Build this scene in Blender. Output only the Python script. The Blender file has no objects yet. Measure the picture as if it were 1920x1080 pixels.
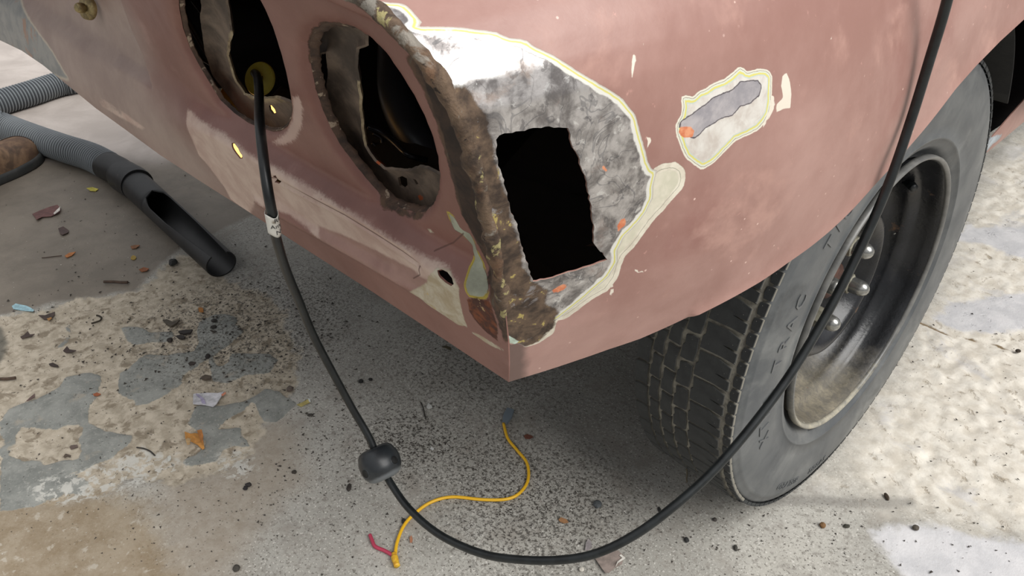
import bpy, bmesh, math, random
import numpy as np
from mathutils import Vector, Matrix, noise as mnoise
from mathutils.bvhtree import BVHTree
from mathutils.geometry import delaunay_2d_cdt
random.seed(7); rng = np.random.default_rng(7)
S = bpy.context.scene; COL = S.collection; PI = math.pi

# ------------------------------------------------------------------ camera
CZ = 0.866                                   # the car frame is 1 mm above the floor frame
YAW, PITCH, FPX = -.811, .589, 1500.
CW = np.array([.286, -.890, CZ])
FW = np.array([math.cos(PITCH)*math.sin(YAW), math.cos(PITCH)*math.cos(YAW), -math.sin(PITCH)])
RT = np.array([math.cos(YAW), -math.sin(YAW), 0.]); UP = np.cross(RT, FW)
cd = bpy.data.cameras.new('camera'); cam = bpy.data.objects.new('camera', cd); COL.objects.link(cam)
cd.sensor_width = 36; cd.lens = 36*FPX/1920; cd.clip_start = .02
cam.matrix_world = Matrix(((RT[0], UP[0], -FW[0], CW[0]), (RT[1], UP[1], -FW[1], CW[1]),
                           (RT[2], UP[2], -FW[2], CW[2]), (0, 0, 0, 1)))
S.camera = cam
# ------------------------------------------------------------------ world, light, exposure
W = bpy.data.worlds.new('overcast_sky'); S.world = W; W.use_nodes = True
nt = W.node_tree; nt.nodes.clear()
wo = nt.nodes.new('ShaderNodeOutputWorld'); bg = nt.nodes.new('ShaderNodeBackground')
tc = nt.nodes.new('ShaderNodeTexCoord'); sp = nt.nodes.new('ShaderNodeSeparateXYZ')
cr = nt.nodes.new('ShaderNodeValToRGB')
nt.links.new(tc.outputs['Generated'], sp.inputs[0]); nt.links.new(sp.outputs['Z'], cr.inputs[0])
cr.color_ramp.elements[0].position = -.02; cr.color_ramp.elements[0].color = (.16, .155, .15, 1)
cr.color_ramp.elements[1].position = .9; cr.color_ramp.elements[1].color = (1.0, 1.0, 1.02, 1)
e = cr.color_ramp.elements.new(.12); e.color = (.33, .335, .35, 1)
e = cr.color_ramp.elements.new(.45); e.color = (.80, .81, .83, 1)
nt.links.new(cr.outputs[0], bg.inputs[0]); nt.links.new(bg.outputs[0], wo.inputs[0])
bg.inputs[1].default_value = .74
def sun(name, direction, energy, angle, col):
    l = bpy.data.lights.new(name, 'SUN'); l.energy = energy; l.angle = math.radians(angle); l.color = col
    o = bpy.data.objects.new(name, l); COL.objects.link(o)
    o.rotation_euler = (-Vector(direction)).to_track_quat('-Z', 'Y').to_euler()
    return o
sun('hazy_sun', (.66, .08, .75), 3.1, 42, (1.0, .985, .96))
vs = S.view_settings; vs.view_transform = 'Standard'; vs.look = 'None'; vs.gamma = 1
vs.use_curve_mapping = False; vs.exposure = 0.06

# ------------------------------------------------------------------ helpers
def lin(c):
    return tuple(((v/255)/12.92 if v/255 <= .04045 else ((v/255+.055)/1.055)**2.4) for v in c)
def rdir(u, v): return FW + RT*((u-960)/FPX) - UP*((v-540)/FPX)
def floorp(u, v, h=0.):
    d = rdir(u, v); t = (h-CW[2])/d[2]; return CW + t*d
def depthp(u, v, dep): return CW + dep*rdir(u, v)
CL = CW - np.array([0, 0, .001])             # camera in the car frame
def tag(o, label=None, cat=None, group=None, kind=None):
    for k, v in (('label', label), ('category', cat), ('group', group), ('kind', kind)):
        if v: o[k] = v
    return o
def empty(name, loc, label, cat, group=None):
    o = bpy.data.objects.new(name, None); COL.objects.link(o); o.location = loc
    o.empty_display_size = .02
    return tag(o, label, cat, group)
def mesh_obj(name, V, F, mat, parent=None, smooth=True, attrs=None, loc=None, auto=None):
    me = bpy.data.meshes.new(name)
    me.from_pydata([tuple(map(float, p)) for p in V], [], [tuple(map(int, f)) for f in F])
    if smooth: me.polygons.foreach_set('use_smooth', [True]*len(me.polygons))
    if mat: me.materials.append(mat)
    if attrs:
        for k, a in attrs.items():
            at = me.attributes.new(k, 'FLOAT', 'POINT'); at.data.foreach_set('value', np.asarray(a, dtype=np.float32))
    me.update()
    if auto is not None: me.set_sharp_from_angle(angle=math.radians(auto))
    o = bpy.data.objects.new(name, me); COL.objects.link(o)
    if parent: o.parent = parent
    if loc is not None: o.location = loc
    return o
def sstep(a, b, x):
    t = np.clip((np.asarray(x, float)-a)/(b-a), 0, 1); return t*t*(3-2*t)
def sd_poly(P, Q):
    """signed distance of points P (n,2) to closed polygon Q, positive inside"""
    P = np.asarray(P, float); Q = np.asarray(Q, float); n = len(Q)
    d = np.full(len(P), 1e9); ins = np.zeros(len(P), bool)
    for i in range(n):
        a = Q[i]; b = Q[(i+1) % n]; ab = b-a; ap = P-a
        t = np.clip((ap@ab)/(ab@ab+1e-12), 0, 1)
        d = np.minimum(d, np.hypot(ap[:, 0]-t*ab[0], ap[:, 1]-t*ab[1]))
        c = ((a[1] > P[:, 1]) != (b[1] > P[:, 1]))
        with np.errstate(divide='ignore', invalid='ignore'):
            xi = a[0]+(P[:, 1]-a[1])*(b[0]-a[0])/(b[1]-a[1] if b[1] != a[1] else 1e-12)
        ins ^= c & (P[:, 0] < xi)
    return np.where(ins, d, -d)
def sd_line(P, Q):
    d = np.full(len(P), 1e9)
    for i in range(len(Q)-1):
        a = np.asarray(Q[i], float); b = np.asarray(Q[i+1], float); ab = b-a; ap = P-a
        t = np.clip((ap@ab)/(ab@ab+1e-12), 0, 1)
        d = np.minimum(d, np.hypot(ap[:, 0]-t*ab[0], ap[:, 1]-t*ab[1]))
    return d
def crom(pts, n):
    """Catmull-Rom resample of an open polyline"""
    P = np.asarray(pts, float); P = np.vstack([2*P[0]-P[1], P, 2*P[-1]-P[-2]]); out = []
    m = len(P)-3
    for i in range(m):
        p0, p1, p2, p3 = P[i:i+4]
        k = n
        for j in range(k):
            t = j/k
            out.append(.5*((2*p1)+(-p0+p2)*t+(2*p0-5*p1+4*p2-p3)*t*t+(-p0+3*p1-3*p2+p3)*t**3))
    out.append(P[-2]); return np.array(out)
def densify(Q, step, closed=True, jit=0.):
    out = []; n = len(Q)
    for i in range(n if closed else n-1):
        a = np.asarray(Q[i], float); b = np.asarray(Q[(i+1) % n], float); L = np.linalg.norm(b-a)
        k = max(1, int(L/step)); nrm = np.array([-(b-a)[1], (b-a)[0]])/(L+1e-9)
        for j in range(k):
            p = a+(b-a)*j/k
            if jit and j: p = p+nrm*random.uniform(-jit, jit)
            out.append(p)
    if not closed: out.append(np.asarray(Q[-1], float))
    return out
def tube(path, rad, seg=14, cap=True):
    P = np.asarray(path, float); n = len(P); rad = np.broadcast_to(rad, n)
    T = np.gradient(P, axis=0); T /= np.linalg.norm(T, axis=1)[:, None]
    N = np.cross(T[0], [0, 0, 1.]);
    if np.linalg.norm(N) < 1e-3: N = np.cross(T[0], [0, 1., 0])
    N /= np.linalg.norm(N); V = []; F = []
    for i in range(n):
        N = N-T[i]*(N@T[i]); N /= np.linalg.norm(N); B = np.cross(T[i], N)
        for j in range(seg):
            a = 2*PI*j/seg; V.append(P[i]+rad[i]*(math.cos(a)*N+math.sin(a)*B))
    for i in range(n-1):
        for j in range(seg):
            k = (j+1) % seg; F.append((i*seg+j, i*seg+k, (i+1)*seg+k, (i+1)*seg+j))
    if cap: F.append(tuple(range(seg))[::-1]); F.append(tuple((n-1)*seg+j for j in range(seg)))
    return V, F
def revolve(prof, seg=96, axis='x', a0=0, a1=2*PI):
    """prof: (radius, offset along axis)"""
    V = []; F = []; full = abs(a1-a0-2*PI) < 1e-6; m = seg if full else seg+1
    for i in range(m):
        a = a0+(a1-a0)*i/seg; c, s = math.cos(a), math.sin(a)
        for r, h in prof:
            V.append({'x': (h, r*s, r*c), 'z': (r*c, r*s, h)}[axis])
    n = len(prof)
    for i in range(seg):
        k = (i+1) % m
        for j in range(n-1): F.append((i*n+j, i*n+j+1, k*n+j+1, k*n+j))
    return V, F
class MB:
    def __init__(s): s.V = []; s.F = []
    def add(s, VF, M=None):
        o = len(s.V)
        for v in VF[0]: s.V.append(tuple(M @ Vector(v)) if M is not None else tuple(v))
        for f in VF[1]: s.F.append(tuple(i+o for i in f))
        return s
    def obj(s, name, mat, parent=None, **k): return mesh_obj(name, s.V, s.F, mat, parent, **k)

# ------------------------------------------------------------------ materials
def material(name, base, rough=.6, metal=0., layers=(), var=None, bumps=(), rvar=0., coat=0., spec=.5, stretch=None):
    """layers: dicts attr, th, soft, noise=(scale, amp), col or (c1,c2,scale), rough, metal - each a real stain, film or wear"""
    m = bpy.data.materials.new(name); m.use_nodes = True; N = m.node_tree.nodes; L = m.node_tree.links
    b = N['Principled BSDF']; tcn = N.new('ShaderNodeTexCoord')
    vec = tcn.outputs['Object']
    def noise(scale, detail=6, rough_=.6, dist=0., vecin=None):
        n = N.new('ShaderNodeTexNoise'); n.inputs['Scale'].default_value = scale
        n.inputs['Detail'].default_value = detail; n.inputs['Roughness'].default_value = rough_
        n.inputs['Distortion'].default_value = dist
        L.new(vecin or vec, n.inputs['Vector']); return n.outputs['Fac']
    def math_(op, a, b_=None, clamp=False):
        n = N.new('ShaderNodeMath'); n.operation = op; n.use_clamp = clamp
        for i, x in enumerate((a, b_)):
            if x is None: continue
            if isinstance(x, (int, float)): n.inputs[i].default_value = x
            else: L.new(x, n.inputs[i])
        return n.outputs[0]
    def ramp01(x, a, b_):
        n = N.new('ShaderNodeMapRange'); n.interpolation_type = 'SMOOTHSTEP'
        n.inputs['From Min'].default_value = a; n.inputs['From Max'].default_value = b_
        L.new(x, n.inputs['Value']); return n.outputs['Result']
    def mix(f, c1, c2):
        n = N.new('ShaderNodeMix'); n.data_type = 'RGBA'
        for i, x in ((0, f), (6, c1), (7, c2)):
            if isinstance(x, tuple): n.inputs[i].default_value = (*x, 1)
            elif isinstance(x, (int, float)): n.inputs[i].default_value = x
            else: L.new(x, n.inputs[i])
        return n.outputs[2]
    def mixf(f, a, b_):
        n = N.new('ShaderNodeMix'); n.data_type = 'FLOAT'
        for i, x in ((0, f), (2, a), (3, b_)):
            if isinstance(x, (int, float)): n.inputs[i].default_value = x
            else: L.new(x, n.inputs[i])
        return n.outputs[0]
    def colour(c):
        """(r,g,b) in sRGB 0-255, or (c1, c2, scale[, lo, hi[, detail]])"""
        if isinstance(c[0], (int, float)): return lin(c)
        lo, hi = (c[3], c[4]) if len(c) > 4 else (.35, .65)
        return mix(ramp01(noise(c[2], 8, .65, .3), lo, hi), lin(c[0]), lin(c[1]))
    col = colour(base); rg = rough; mt = metal
    if var:
        for c, sc, lo, hi in var: col = mix(ramp01(noise(sc, 8, .6, .2), lo, hi), col, lin(c) if not isinstance(c[0], tuple) else colour(c))
    hgt = None
    for l in layers:
        if l.get('attr'):
            a = N.new('ShaderNodeAttribute'); a.attribute_name = l['attr']; x = a.outputs['Fac']
            if l.get('noise'):
                for sc, amp in ([l['noise']] if isinstance(l['noise'][0], (int, float)) else l['noise']):
                    x = math_('ADD', x, math_('MULTIPLY', math_('SUBTRACT', noise(sc, 5, .6, .0), .5), amp))
            th = l.get('th', 0.); so = l.get('soft', .3)
            f = ramp01(x, th-so, th+so)
            if l.get('max') is not None:
                f = math_('MULTIPLY', f, ramp01(x, l['max']+so, l['max']-so))
        else: f = 1.
        if l.get('spots'):                      # (noise scale, lo, hi)
            sc, lo, hi = l['spots']; g = ramp01(noise(sc, 6, .65, l.get('dist', .4)), lo, hi)
            f = g if f == 1. else math_('MULTIPLY', f, g)
        if l.get('cells'):                      # (voronoi scale, radius) small round chips
            sc, r_ = l['cells']; v = N.new('ShaderNodeTexVoronoi'); v.inputs['Scale'].default_value = sc
            L.new(vec, v.inputs['Vector']); g = ramp01(v.outputs['Distance'], r_, r_*.6)
            g = math_('MULTIPLY', g, ramp01(noise(sc*.37, 2, .5), *(l.get('cellgate') or (.5, .6))))
            f = g if f == 1. else math_('MULTIPLY', f, g)
        if l.get('lines'):                      # (noise scale, width) thin swirling lines
            sc, wd = l['lines']; g = ramp01(math_('ABSOLUTE', math_('SUBTRACT', noise(sc, 2.5, .5, .9), .5)), wd, wd*.4)
            f = g if f == 1. else math_('MULTIPLY', f, g)
        if l.get('amt'): f = math_('MULTIPLY', f, l['amt'])
        col = mix(f, col, colour(l['col']))
        if 'rough' in l: rg = mixf(f, rg, l['rough'])
        if 'metal' in l: mt = mixf(f, mt, l['metal'])
        if 'h' in l:
            hh = math_('MULTIPLY', f, l['h']); hgt = hh if hgt is None else math_('ADD', hgt, hh)
    if rvar: rg = math_('ADD', rg, math_('MULTIPLY', math_('SUBTRACT', noise(35, 6), .5), rvar), True)
    for p, x in (('Base Color', col), ('Roughness', rg), ('Metallic', mt)):
        if isinstance(x, tuple): b.inputs[p].default_value = (*x, 1)
        elif isinstance(x, (int, float)): b.inputs[p].default_value = x
        else: L.new(x, b.inputs[p])
    b.inputs['Specular IOR Level'].default_value = spec
    if coat: b.inputs['Coat Weight'].default_value = coat; b.inputs['Coat Roughness'].default_value = .25
    tot = hgt
    for sc, amp in bumps:
        h = math_('MULTIPLY', noise(sc, 6, .6), amp); tot = h if tot is None else math_('ADD', tot, h)
    if tot is not None:
        bn = N.new('ShaderNodeBump'); bn.inputs['Strength'].default_value = 1; bn.inputs['Distance'].default_value = .001
        L.new(tot, bn.inputs['Height']); L.new(bn.outputs[0], b.inputs['Normal'])
    return m
def emis(name, col, k):
    m = bpy.data.materials.new(name); m.use_nodes = True; b = m.node_tree.nodes['Principled BSDF']
    b.inputs['Emission Color'].default_value = (*lin(col), 1); b.inputs['Emission Strength'].default_value = k
    b.inputs['Base Color'].default_value = (*lin(col), 1); return m

ROSE = ((156, 117, 107), (178, 141, 131), 7, .35, .7)
RUSTD = ((56, 44, 36), (112, 92, 74), 75, .35, .65)
METAL = ((132, 127, 125), (208, 203, 200), 75, .36, .64)
def ring(attr, nz=((180, 1.6), (40, 2.0))):
    """the feathered paint films of a spot sanded through to bare steel: millimetres in from the edge"""
    return [dict(attr=attr, th=0, soft=.25, noise=nz, col=(228, 222, 205), rough=.6, h=-.1),
            dict(attr=attr, th=1.3, soft=.12, max=1.6, noise=nz, col=(110, 112, 100), rough=.6),
            dict(attr=attr, th=2.0, soft=.25, noise=nz, col=(214, 222, 206), rough=.55),
            dict(attr=attr, th=2.8, soft=.3, noise=nz, col=(222, 212, 118), rough=.55),
            dict(attr=attr, th=4.0, soft=.25, noise=nz, col=(196, 208, 200), rough=.55),
            dict(attr=attr, th=4.8, soft=.4, noise=nz, col=((226, 222, 214), (200, 190, 180), 60), rough=.5)]
M_side = material('oxidised_rose_paint', ROSE, .42, var=[((196, 158, 148), 3.2, .5, .8), ((140, 92, 84), 5, .55, .8), ((186, 146, 134), 18, .55, .75)],
    layers=[dict(col=(222, 190, 178), cells=(90, .10), cellgate=(.50, .62)),
            dict(col=(206, 158, 146), spots=(130, .66, .72), amt=.6)] +
           ring('iso') + [dict(attr='cream', th=0, soft=.3, noise=((180, 1.6), (40, 3)), col=((230, 223, 205), (208, 198, 180), 90), rough=.6, h=-.1),
            dict(attr='cream', th=3.6, soft=.15, max=3.9, noise=((180, 1.2), (40, 2.5)), col=(130, 132, 112)),
            dict(attr='cream', th=5.5, soft=.5, noise=((180, 1.2), (40, 2.5)), col=((224, 217, 198), (206, 202, 180), 60))] +
           [dict(attr='patch', th=0, soft=.2, noise=((190, 1.2), (40, 1.6)), col=(196, 188, 176), rough=.6, h=-.1),
            dict(attr='patch', th=.8, soft=.25, noise=((190, 1.2), (40, 1.6)), col=(216, 218, 205), rough=.55),
            dict(attr='patch', th=1.6, soft=.25, noise=((190, 1.2), (40, 1.6)), col=(216, 208, 122), rough=.55),
            dict(attr='patch', th=2.7, soft=.3, noise=((190, 1.2), (40, 1.6)), col=(224, 222, 214), rough=.5),
            dict(attr='patch', th=5.0, soft=.6, noise=((120, 4), (40, 4)), col=METAL, rough=.36, metal=.75, h=-.15),
            dict(attr='patch', th=5.6, soft=.6, noise=((120, 4), (40, 4)), col=(98, 94, 93), rough=.45, metal=.4, spots=(90, .56, .63), amt=.7),
            dict(attr='patch', th=5.6, soft=.6, col=(70, 70, 72), lines=(38, .012), rough=.5, metal=.3, amt=.5),
            dict(attr='patch', th=5.6, soft=.6, col=(236, 234, 230), spots=(150, .60, .64), rough=.3, metal=.6, amt=.6),
            dict(attr='patch', th=5.6, soft=.6, noise=((120, 4), (40, 4)), col=(150, 134, 124), rough=.5, metal=.2, spots=(28, .55, .66), amt=.8),
            dict(attr='rub', th=0, soft=1.5, noise=((60, 9), (200, 4)), col=(236, 234, 230), rough=.3, metal=.5, spots=(26, .40, .50)),  # white patches paint the sky highlight onto the bare metal
            dict(attr='iso_metal', th=0, soft=.4, noise=((150, 2.5), (50, 2.5)), col=((176, 172, 178), (210, 204, 206), 60), rough=.4, metal=.5),
            dict(attr='iso_metal', th=0, soft=.3, max=.7, noise=((150, 2.5), (50, 2.5)), col=(98, 90, 94), rough=.5),
            dict(attr='orange', th=0, soft=.4, noise=((160, 3), (60, 3)), col=((206, 112, 72), (230, 160, 120), 120), rough=.6, metal=0.),
            dict(attr='rust', th=0, soft=1.2, noise=((45, 9), (160, 5)), col=RUSTD, rough=.8, metal=0., h=-.4),
            dict(attr='rust', th=0, soft=1.2, noise=((45, 9), (160, 5)), col=(178, 160, 96), rough=.8, metal=0., spots=(75, .60, .63)),
            dict(attr='rust', th=1, soft=1.2, noise=((45, 9), (160, 5)), col=(150, 146, 146), rough=.5, metal=.3, spots=(50, .62, .67), amt=.8),
            dict(attr='rust', th=0, soft=1.2, noise=((45, 9), (160, 5)), col=(138, 92, 60), rough=.85, metal=0., spots=(30, .62, .72), amt=.7),
            dict(attr='drips', th=0, soft=.25, noise=(200, .8), col=(232, 222, 206), rough=.6),
            dict(attr='mint', th=0, soft=.3, noise=(200, 1.5), col=((196, 216, 202), (168, 178, 160), 90), rough=.7),
            dict(attr='soot', th=0, soft=5, noise=(70, 9), col=(88, 74, 68), rough=.7, amt=.75)],
    bumps=[(400, .05), (60, .25), (9, .8)], rvar=.2)
M_rear = material('oxidised_rose_tail_paint', ((125, 84, 75), (143, 101, 91), 7, .35, .7), .42, var=[((114, 75, 67), 5, .5, .8), ((154, 115, 106), 16, .6, .78)],  # rose paint darkened to put the tail's shade into the colour
    layers=[dict(attr='haze', th=0, soft=55, noise=(9, 40), col=((170, 152, 142), (150, 132, 124), 10), rough=.5, amt=.9),
            dict(attr='bare', th=0, soft=2, noise=((30, 5), (90, 4)), col=((128, 131, 130), (150, 150, 146), 30, .4, .6), rough=.5),
            dict(attr='bare', th=-2, soft=2, max=1.5, noise=((30, 5), (90, 4)), col=(196, 186, 168), rough=.5, amt=.8),
            dict(attr='bare', th=3, soft=2, noise=((30, 10), (90, 8)), col=(158, 128, 110), spots=(22, .56, .62)),
            dict(attr='shelf', th=0, soft=2.2, noise=((40, 6), (420, 5)), col=((208, 186, 172), (186, 158, 146), 26), rough=.5),
            dict(attr='shelf', th=2, soft=2.2, noise=((40, 6), (300, 3)), col=(150, 98, 90), cells=(120, .10), cellgate=(.55, .65)),
            dict(attr='mauve', th=0, soft=2., noise=((60, 4), (300, 3)), col=((142, 104, 96), (160, 122, 112), 30), rough=.5, amt=.85),
            dict(attr='speck', th=0, soft=2, noise=((420, 9), (60, 5)), col=(200, 172, 160), rough=.5),
            dict(attr='primer', th=0, soft=.8, noise=((60, 4), (200, 2)), col=((204, 196, 176), (176, 160, 132), 60), rough=.7, h=.3),
            dict(attr='primer', th=1, soft=.5, noise=((60, 4), (200, 2)), col=(196, 168, 96), spots=(50, .6, .66)),
            dict(attr='putty', th=0, soft=.4, noise=((60, 3), (200, 1)), col=((150, 152, 134), (176, 180, 160), 50), rough=.75, h=.6),
            dict(attr='putty', th=-1.2, soft=.5, max=.5, noise=((60, 3), (200, 1)), col=(186, 166, 70), rough=.75, spots=(40, .45, .55)),
            dict(attr='rust', th=0, soft=1., noise=((60, 8), (200, 4)), col=((64, 50, 42), (98, 76, 60), 70), rough=.85, h=-.4),
            dict(attr='rust', th=2, soft=1., noise=((60, 8), (200, 4)), col=(96, 88, 76), rough=.85, spots=(90, .58, .64)),
            dict(attr='chan', th=0, soft=1.2, noise=((50, 5), (160, 4)), col=((40, 31, 26), (66, 50, 40), 60), rough=.85),
            dict(attr='hotrust', th=0, soft=.8, noise=((60, 6), (200, 3)), col=((124, 66, 34), (70, 34, 22), 100, .4, .6), rough=.7, h=-.6),
            dict(attr='hotrust', th=0, soft=.8, noise=((60, 6), (200, 3)), col=(186, 160, 116), rough=.7, spots=(110, .63, .67)),
            dict(attr='crack', th=-.6, soft=.25, noise=(150, .5), col=(96, 68, 60), rough=.8, amt=.75)],
    bumps=[(400, .05), (60, .3), (10, .6)], rvar=.2)
M_ridge = material('flaking_rusty_seam', RUSTD, .85, layers=[
    dict(col=(160, 150, 104), spots=(55, .58, .62), rough=.8), dict(col=(140, 134, 124), spots=(38, .56, .62), rough=.5, metal=.2, amt=.85),
    dict(col=(120, 88, 64), spots=(24, .58, .7), amt=.6), dict(col=(40, 30, 24), spots=(90, .62, .68)),
    dict(attr='topw', th=.5, soft=.3, noise=(40, 1), col=((226, 222, 214), (128, 124, 112), 60, .4, .6), rough=.5)], bumps=[(60, 2.5), (200, 1.2)])
M_edge = material('rusty_cut_edge', ((56, 44, 38), (98, 76, 62), 60), .8, layers=[dict(col=(168, 150, 130), spots=(70, .58, .64))], bumps=[(150, 1.)])
M_brkt = material('grimy_inner_steel', ((70, 60, 52), (122, 106, 92), 26), .65, layers=[
    dict(attr='edge', th=0, soft=2, noise=((60, 8), (200, 3)), col=((176, 160, 130), (120, 104, 82), 60), rough=.7),
    dict(attr='orange', th=0, soft=.5, noise=(120, 3), col=(178, 84, 36), rough=.7)], var=[((110, 98, 84), 14, .6, .75)], bumps=[(100, .8)])
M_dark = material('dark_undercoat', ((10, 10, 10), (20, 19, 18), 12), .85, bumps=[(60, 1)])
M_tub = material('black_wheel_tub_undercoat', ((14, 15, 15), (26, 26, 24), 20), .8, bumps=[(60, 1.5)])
M_black = material('black_cord_rubber', ((17, 20, 21), (30, 34, 35), 60), .38, layers=[dict(col=(120, 122, 120), spots=(300, .70, .74), amt=.5)], rvar=.2)
M_ball = material('black_moulded_plastic', ((34, 37, 40), (48, 52, 55), 30), .36, layers=[dict(col=(130, 134, 138), spots=(260, .69, .73)), dict(attr='scuff', th=.5, soft=.3, noise=(60, .6), col=(120, 124, 126), rough=.6, amt=.7)], rvar=.2)
M_tyre = material('weathered_tyre_rubber', ((78, 81, 83), (98, 100, 100), 14), .5, layers=[dict(col=(134, 135, 132), spots=(12, .50, .75), amt=.6), dict(col=(34, 36, 38), spots=(10, .58, .75), amt=.5),
    dict(attr='groove', th=.5, soft=.2, col=((150, 146, 134), (104, 100, 92), 80), rough=.9)], bumps=[(700, .15)], rvar=.15)
M_tyre2 = material('raised_tyre_rubber', (92, 94, 95), .45)
M_tread = material('tread_block_rubber', ((40, 42, 43), (54, 56, 56), 40), .72, layers=[dict(col=(150, 148, 140), cells=(260, .12), cellgate=(.52, .6)), dict(attr='side', th=.45, soft=.3, col=(136, 132, 121), rough=.9)], bumps=[(500, .3)])
M_rim = material('worn_black_steel_wheel', ((21, 22, 24), (36, 37, 40), 20), .26, layers=[
    dict(attr='dust', th=.98, soft=.35, noise=((18, .7), (90, .5)), col=((166, 156, 134), (120, 114, 102), 90), rough=.8, amt=.8),
    dict(col=(112, 84, 62), spots=(22, .64, .72), rough=.8, amt=.8), dict(col=(178, 176, 166), spots=(60, .70, .73), rough=.6)], rvar=.2, bumps=[(200, .3)])
M_lip = material('rim_lip_grey', ((92, 92, 90), (118, 117, 113), 30), .35, layers=[dict(attr='dust', th=1.0, soft=.4, noise=((40, .6), (160, .5)), col=(186, 178, 156), rough=.85)])
M_hub = material('rusty_hub', ((52, 32, 27), (84, 56, 45), 60), .8, bumps=[(120, 1)])
M_nut = material('dull_zinc_nut', ((130, 126, 110), (164, 160, 144), 120), .4, metal=.35, rvar=.25)
M_nutd = material('polished_nut_dome', ((150, 150, 146), (176, 175, 170), 150), .25, metal=.85)
M_hose = material('grey_ribbed_hose', ((112, 118, 122), (126, 132, 135), 8), .5, layers=[dict(attr='valley', th=.45, soft=.3, col=(58, 62, 66), rough=.7)])  # rib valleys darkened, painting the shading between the ribs
M_noz = material('black_vacuum_plastic', ((28, 29, 30), (40, 40, 40), 20), .5, layers=[dict(col=(84, 76, 70), spots=(30, .62, .75), amt=.5)])
M_shoe = material('scuffed_brown_leather', ((96, 74, 58), (140, 112, 86), 22), .75, layers=[dict(col=(64, 52, 44), spots=(14, .52, .66), amt=.7)], bumps=[(150, .6)])
M_sole = material('dark_rubber_sole', ((52, 54, 54), (66, 66, 64), 30), .75)
M_stitch = material('dark_seam', (44, 32, 26), .9)
M_yel = material('yellow_insulation', (232, 180, 40), .4); M_yeltape = material('yellow_crimp_sleeve', ((236, 196, 60), (206, 150, 40), 200), .45)
M_pink = material('red_pink_insulation', (176, 60, 84), .5); M_clear = material('cloudy_clear_sleeve', (118, 128, 136), .35)
M_zinc = material('dull_steel_terminal', (150, 150, 150), .4, metal=.6)
M_white = material('dirty_white_label', ((222, 220, 212), (150, 140, 126), 90, .52, .66), .6); M_ink = material('black_print', (30, 30, 32), .6)
M_gold = material('yellow_rubber_disc', ((206, 184, 60), (222, 202, 92), 60), .6)

# ------------------------------------------------------------------ floor
GX = np.concatenate([np.linspace(-12, -3.3, 20), np.linspace(-3.25, -1.65, 90), np.arange(-1.64, .66, .0055), np.linspace(.67, 1.6, 60), np.linspace(1.8, 12, 18)])
GY = np.concatenate([np.linspace(-12, -1.2, 18), np.linspace(-1.15, -.72, 24), np.arange(-.71, .46, .0055), np.linspace(.47, 2.4, 130), np.linspace(2.6, 12, 18)])
XX, YY = np.meshgrid(GX, GY, indexing='xy'); FP = np.stack([XX.ravel(), YY.ravel()], 1)
def fp(*pts): return [floorp(*p)[:2] for p in pts]
SK = [fp((0,790),(20,762),(60,750),(108,728),(125,706),(165,697),(190,705),(182,740),(165,765),(165,790),(180,800),(215,812),(248,815),(245,828),(225,844),(204,862),(173,872),(151,885),(130,889),(168,903),(163,923),(143,929),(122,923),(100,935),(60,950),(0,960)),
      fp((275,663),(261,672),(241,691),(226,699),(222,715),(221,735),(237,744),(251,750),(253,760),(277,756),(292,750),(314,738),(330,727),(340,719),(343,703),(363,691),(373,683),(389,670),(395,691),(400,715),(424,717),(444,711),(465,703),(505,699),(520,675),(505,662),(475,662),(434,662),(428,679),(414,687),(404,683),(400,668),(414,656),(434,642),(457,621),(451,615),(442,607),(444,593),(420,587),(400,589),(373,603),(369,621),(373,642),(363,658),(330,662),(310,666)),
      fp((226,613),(245,611),(271,615),(281,623),(322,621),(326,630),(316,640),(281,640),(251,646),(239,640)),
      fp((367,760),(351,793),(364,804),(375,816),(389,831),(367,851),(342,862),(344,873),(407,864),(418,844),(433,836),(469,836),(464,827),(453,818),(451,802),(407,804),(424,787),(456,769),(473,753),(493,787),(516,793),(533,780),(556,758),(522,733),(500,727),(473,744),(456,753),(411,760)),
      fp((118,640),(128,625),(124,612),(130,608),(132,622),(128,640),(118,652),(108,650))]
HOLE = fp((15,855),(30,830),(30,800),(60,800),(80,804),(100,805),(135,795),(152,803),(148,820),(150,840),(155,850),(140,862),(120,862),(95,870),(80,872),(75,860),(50,865))
skim = np.max([sd_poly(FP, q) for q in SK], axis=0); skim = np.minimum(skim, -sd_poly(FP, HOLE))*1000
ROUGH = fp((-1100,700),(-700,640),(-350,622),(-160,585),(0,590),(60,583),(130,563),(180,556),(250,545),(290,520),(320,480),(380,478),(430,520),(520,560),(560,640),(560,720),(500,800),(470,850),(430,880),(330,910),(250,900),(190,930),(100,945),(0,950),(-160,990),(-420,960),(-700,1010),(-1100,900))
rough_l = sd_poly(FP, ROUGH)*1000
RR = fp((1560,900),(1600,820),(1680,690),(1760,560),(1800,440),(1850,330),(1900,260),(2300,100),(2600,500),(2300,1000),(1950,1010),(1800,985),(1650,940))
rough_r = sd_poly(FP, RR)*1000
BL = [fp((1811,416),(1833,427),(1960,420),(2050,470),(1940,485),(1892,482),(1867,466),(1839,457),(1795,450)),
      fp((1745,600),(1790,570),(1850,560),(1960,545),(1990,600),(1880,625),(1800,622)),
      fp((1640,1000),(1760,985),(1860,1010),(2000,1030),(2000,1120),(1700,1090))]
blue = np.max([sd_poly(FP, q) for q in BL], axis=0)*1000
brown = sd_poly(FP, fp((-400,1010),(-200,960),(-60,950),(120,930),(200,925),(270,940),(300,980),(330,1060),(380,1180),(300,1330),(120,1450),(-150,1380),(-330,1240),(-480,1120)))*1000
crust = np.maximum(sd_poly(FP, fp((60,905),(130,890),(200,868),(270,840),(330,850),(340,880),(290,905),(210,925),(120,945),(60,940))), sd_poly(FP, fp((400,880),(410,845),(470,850),(480,880),(440,900))))*1000
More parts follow.
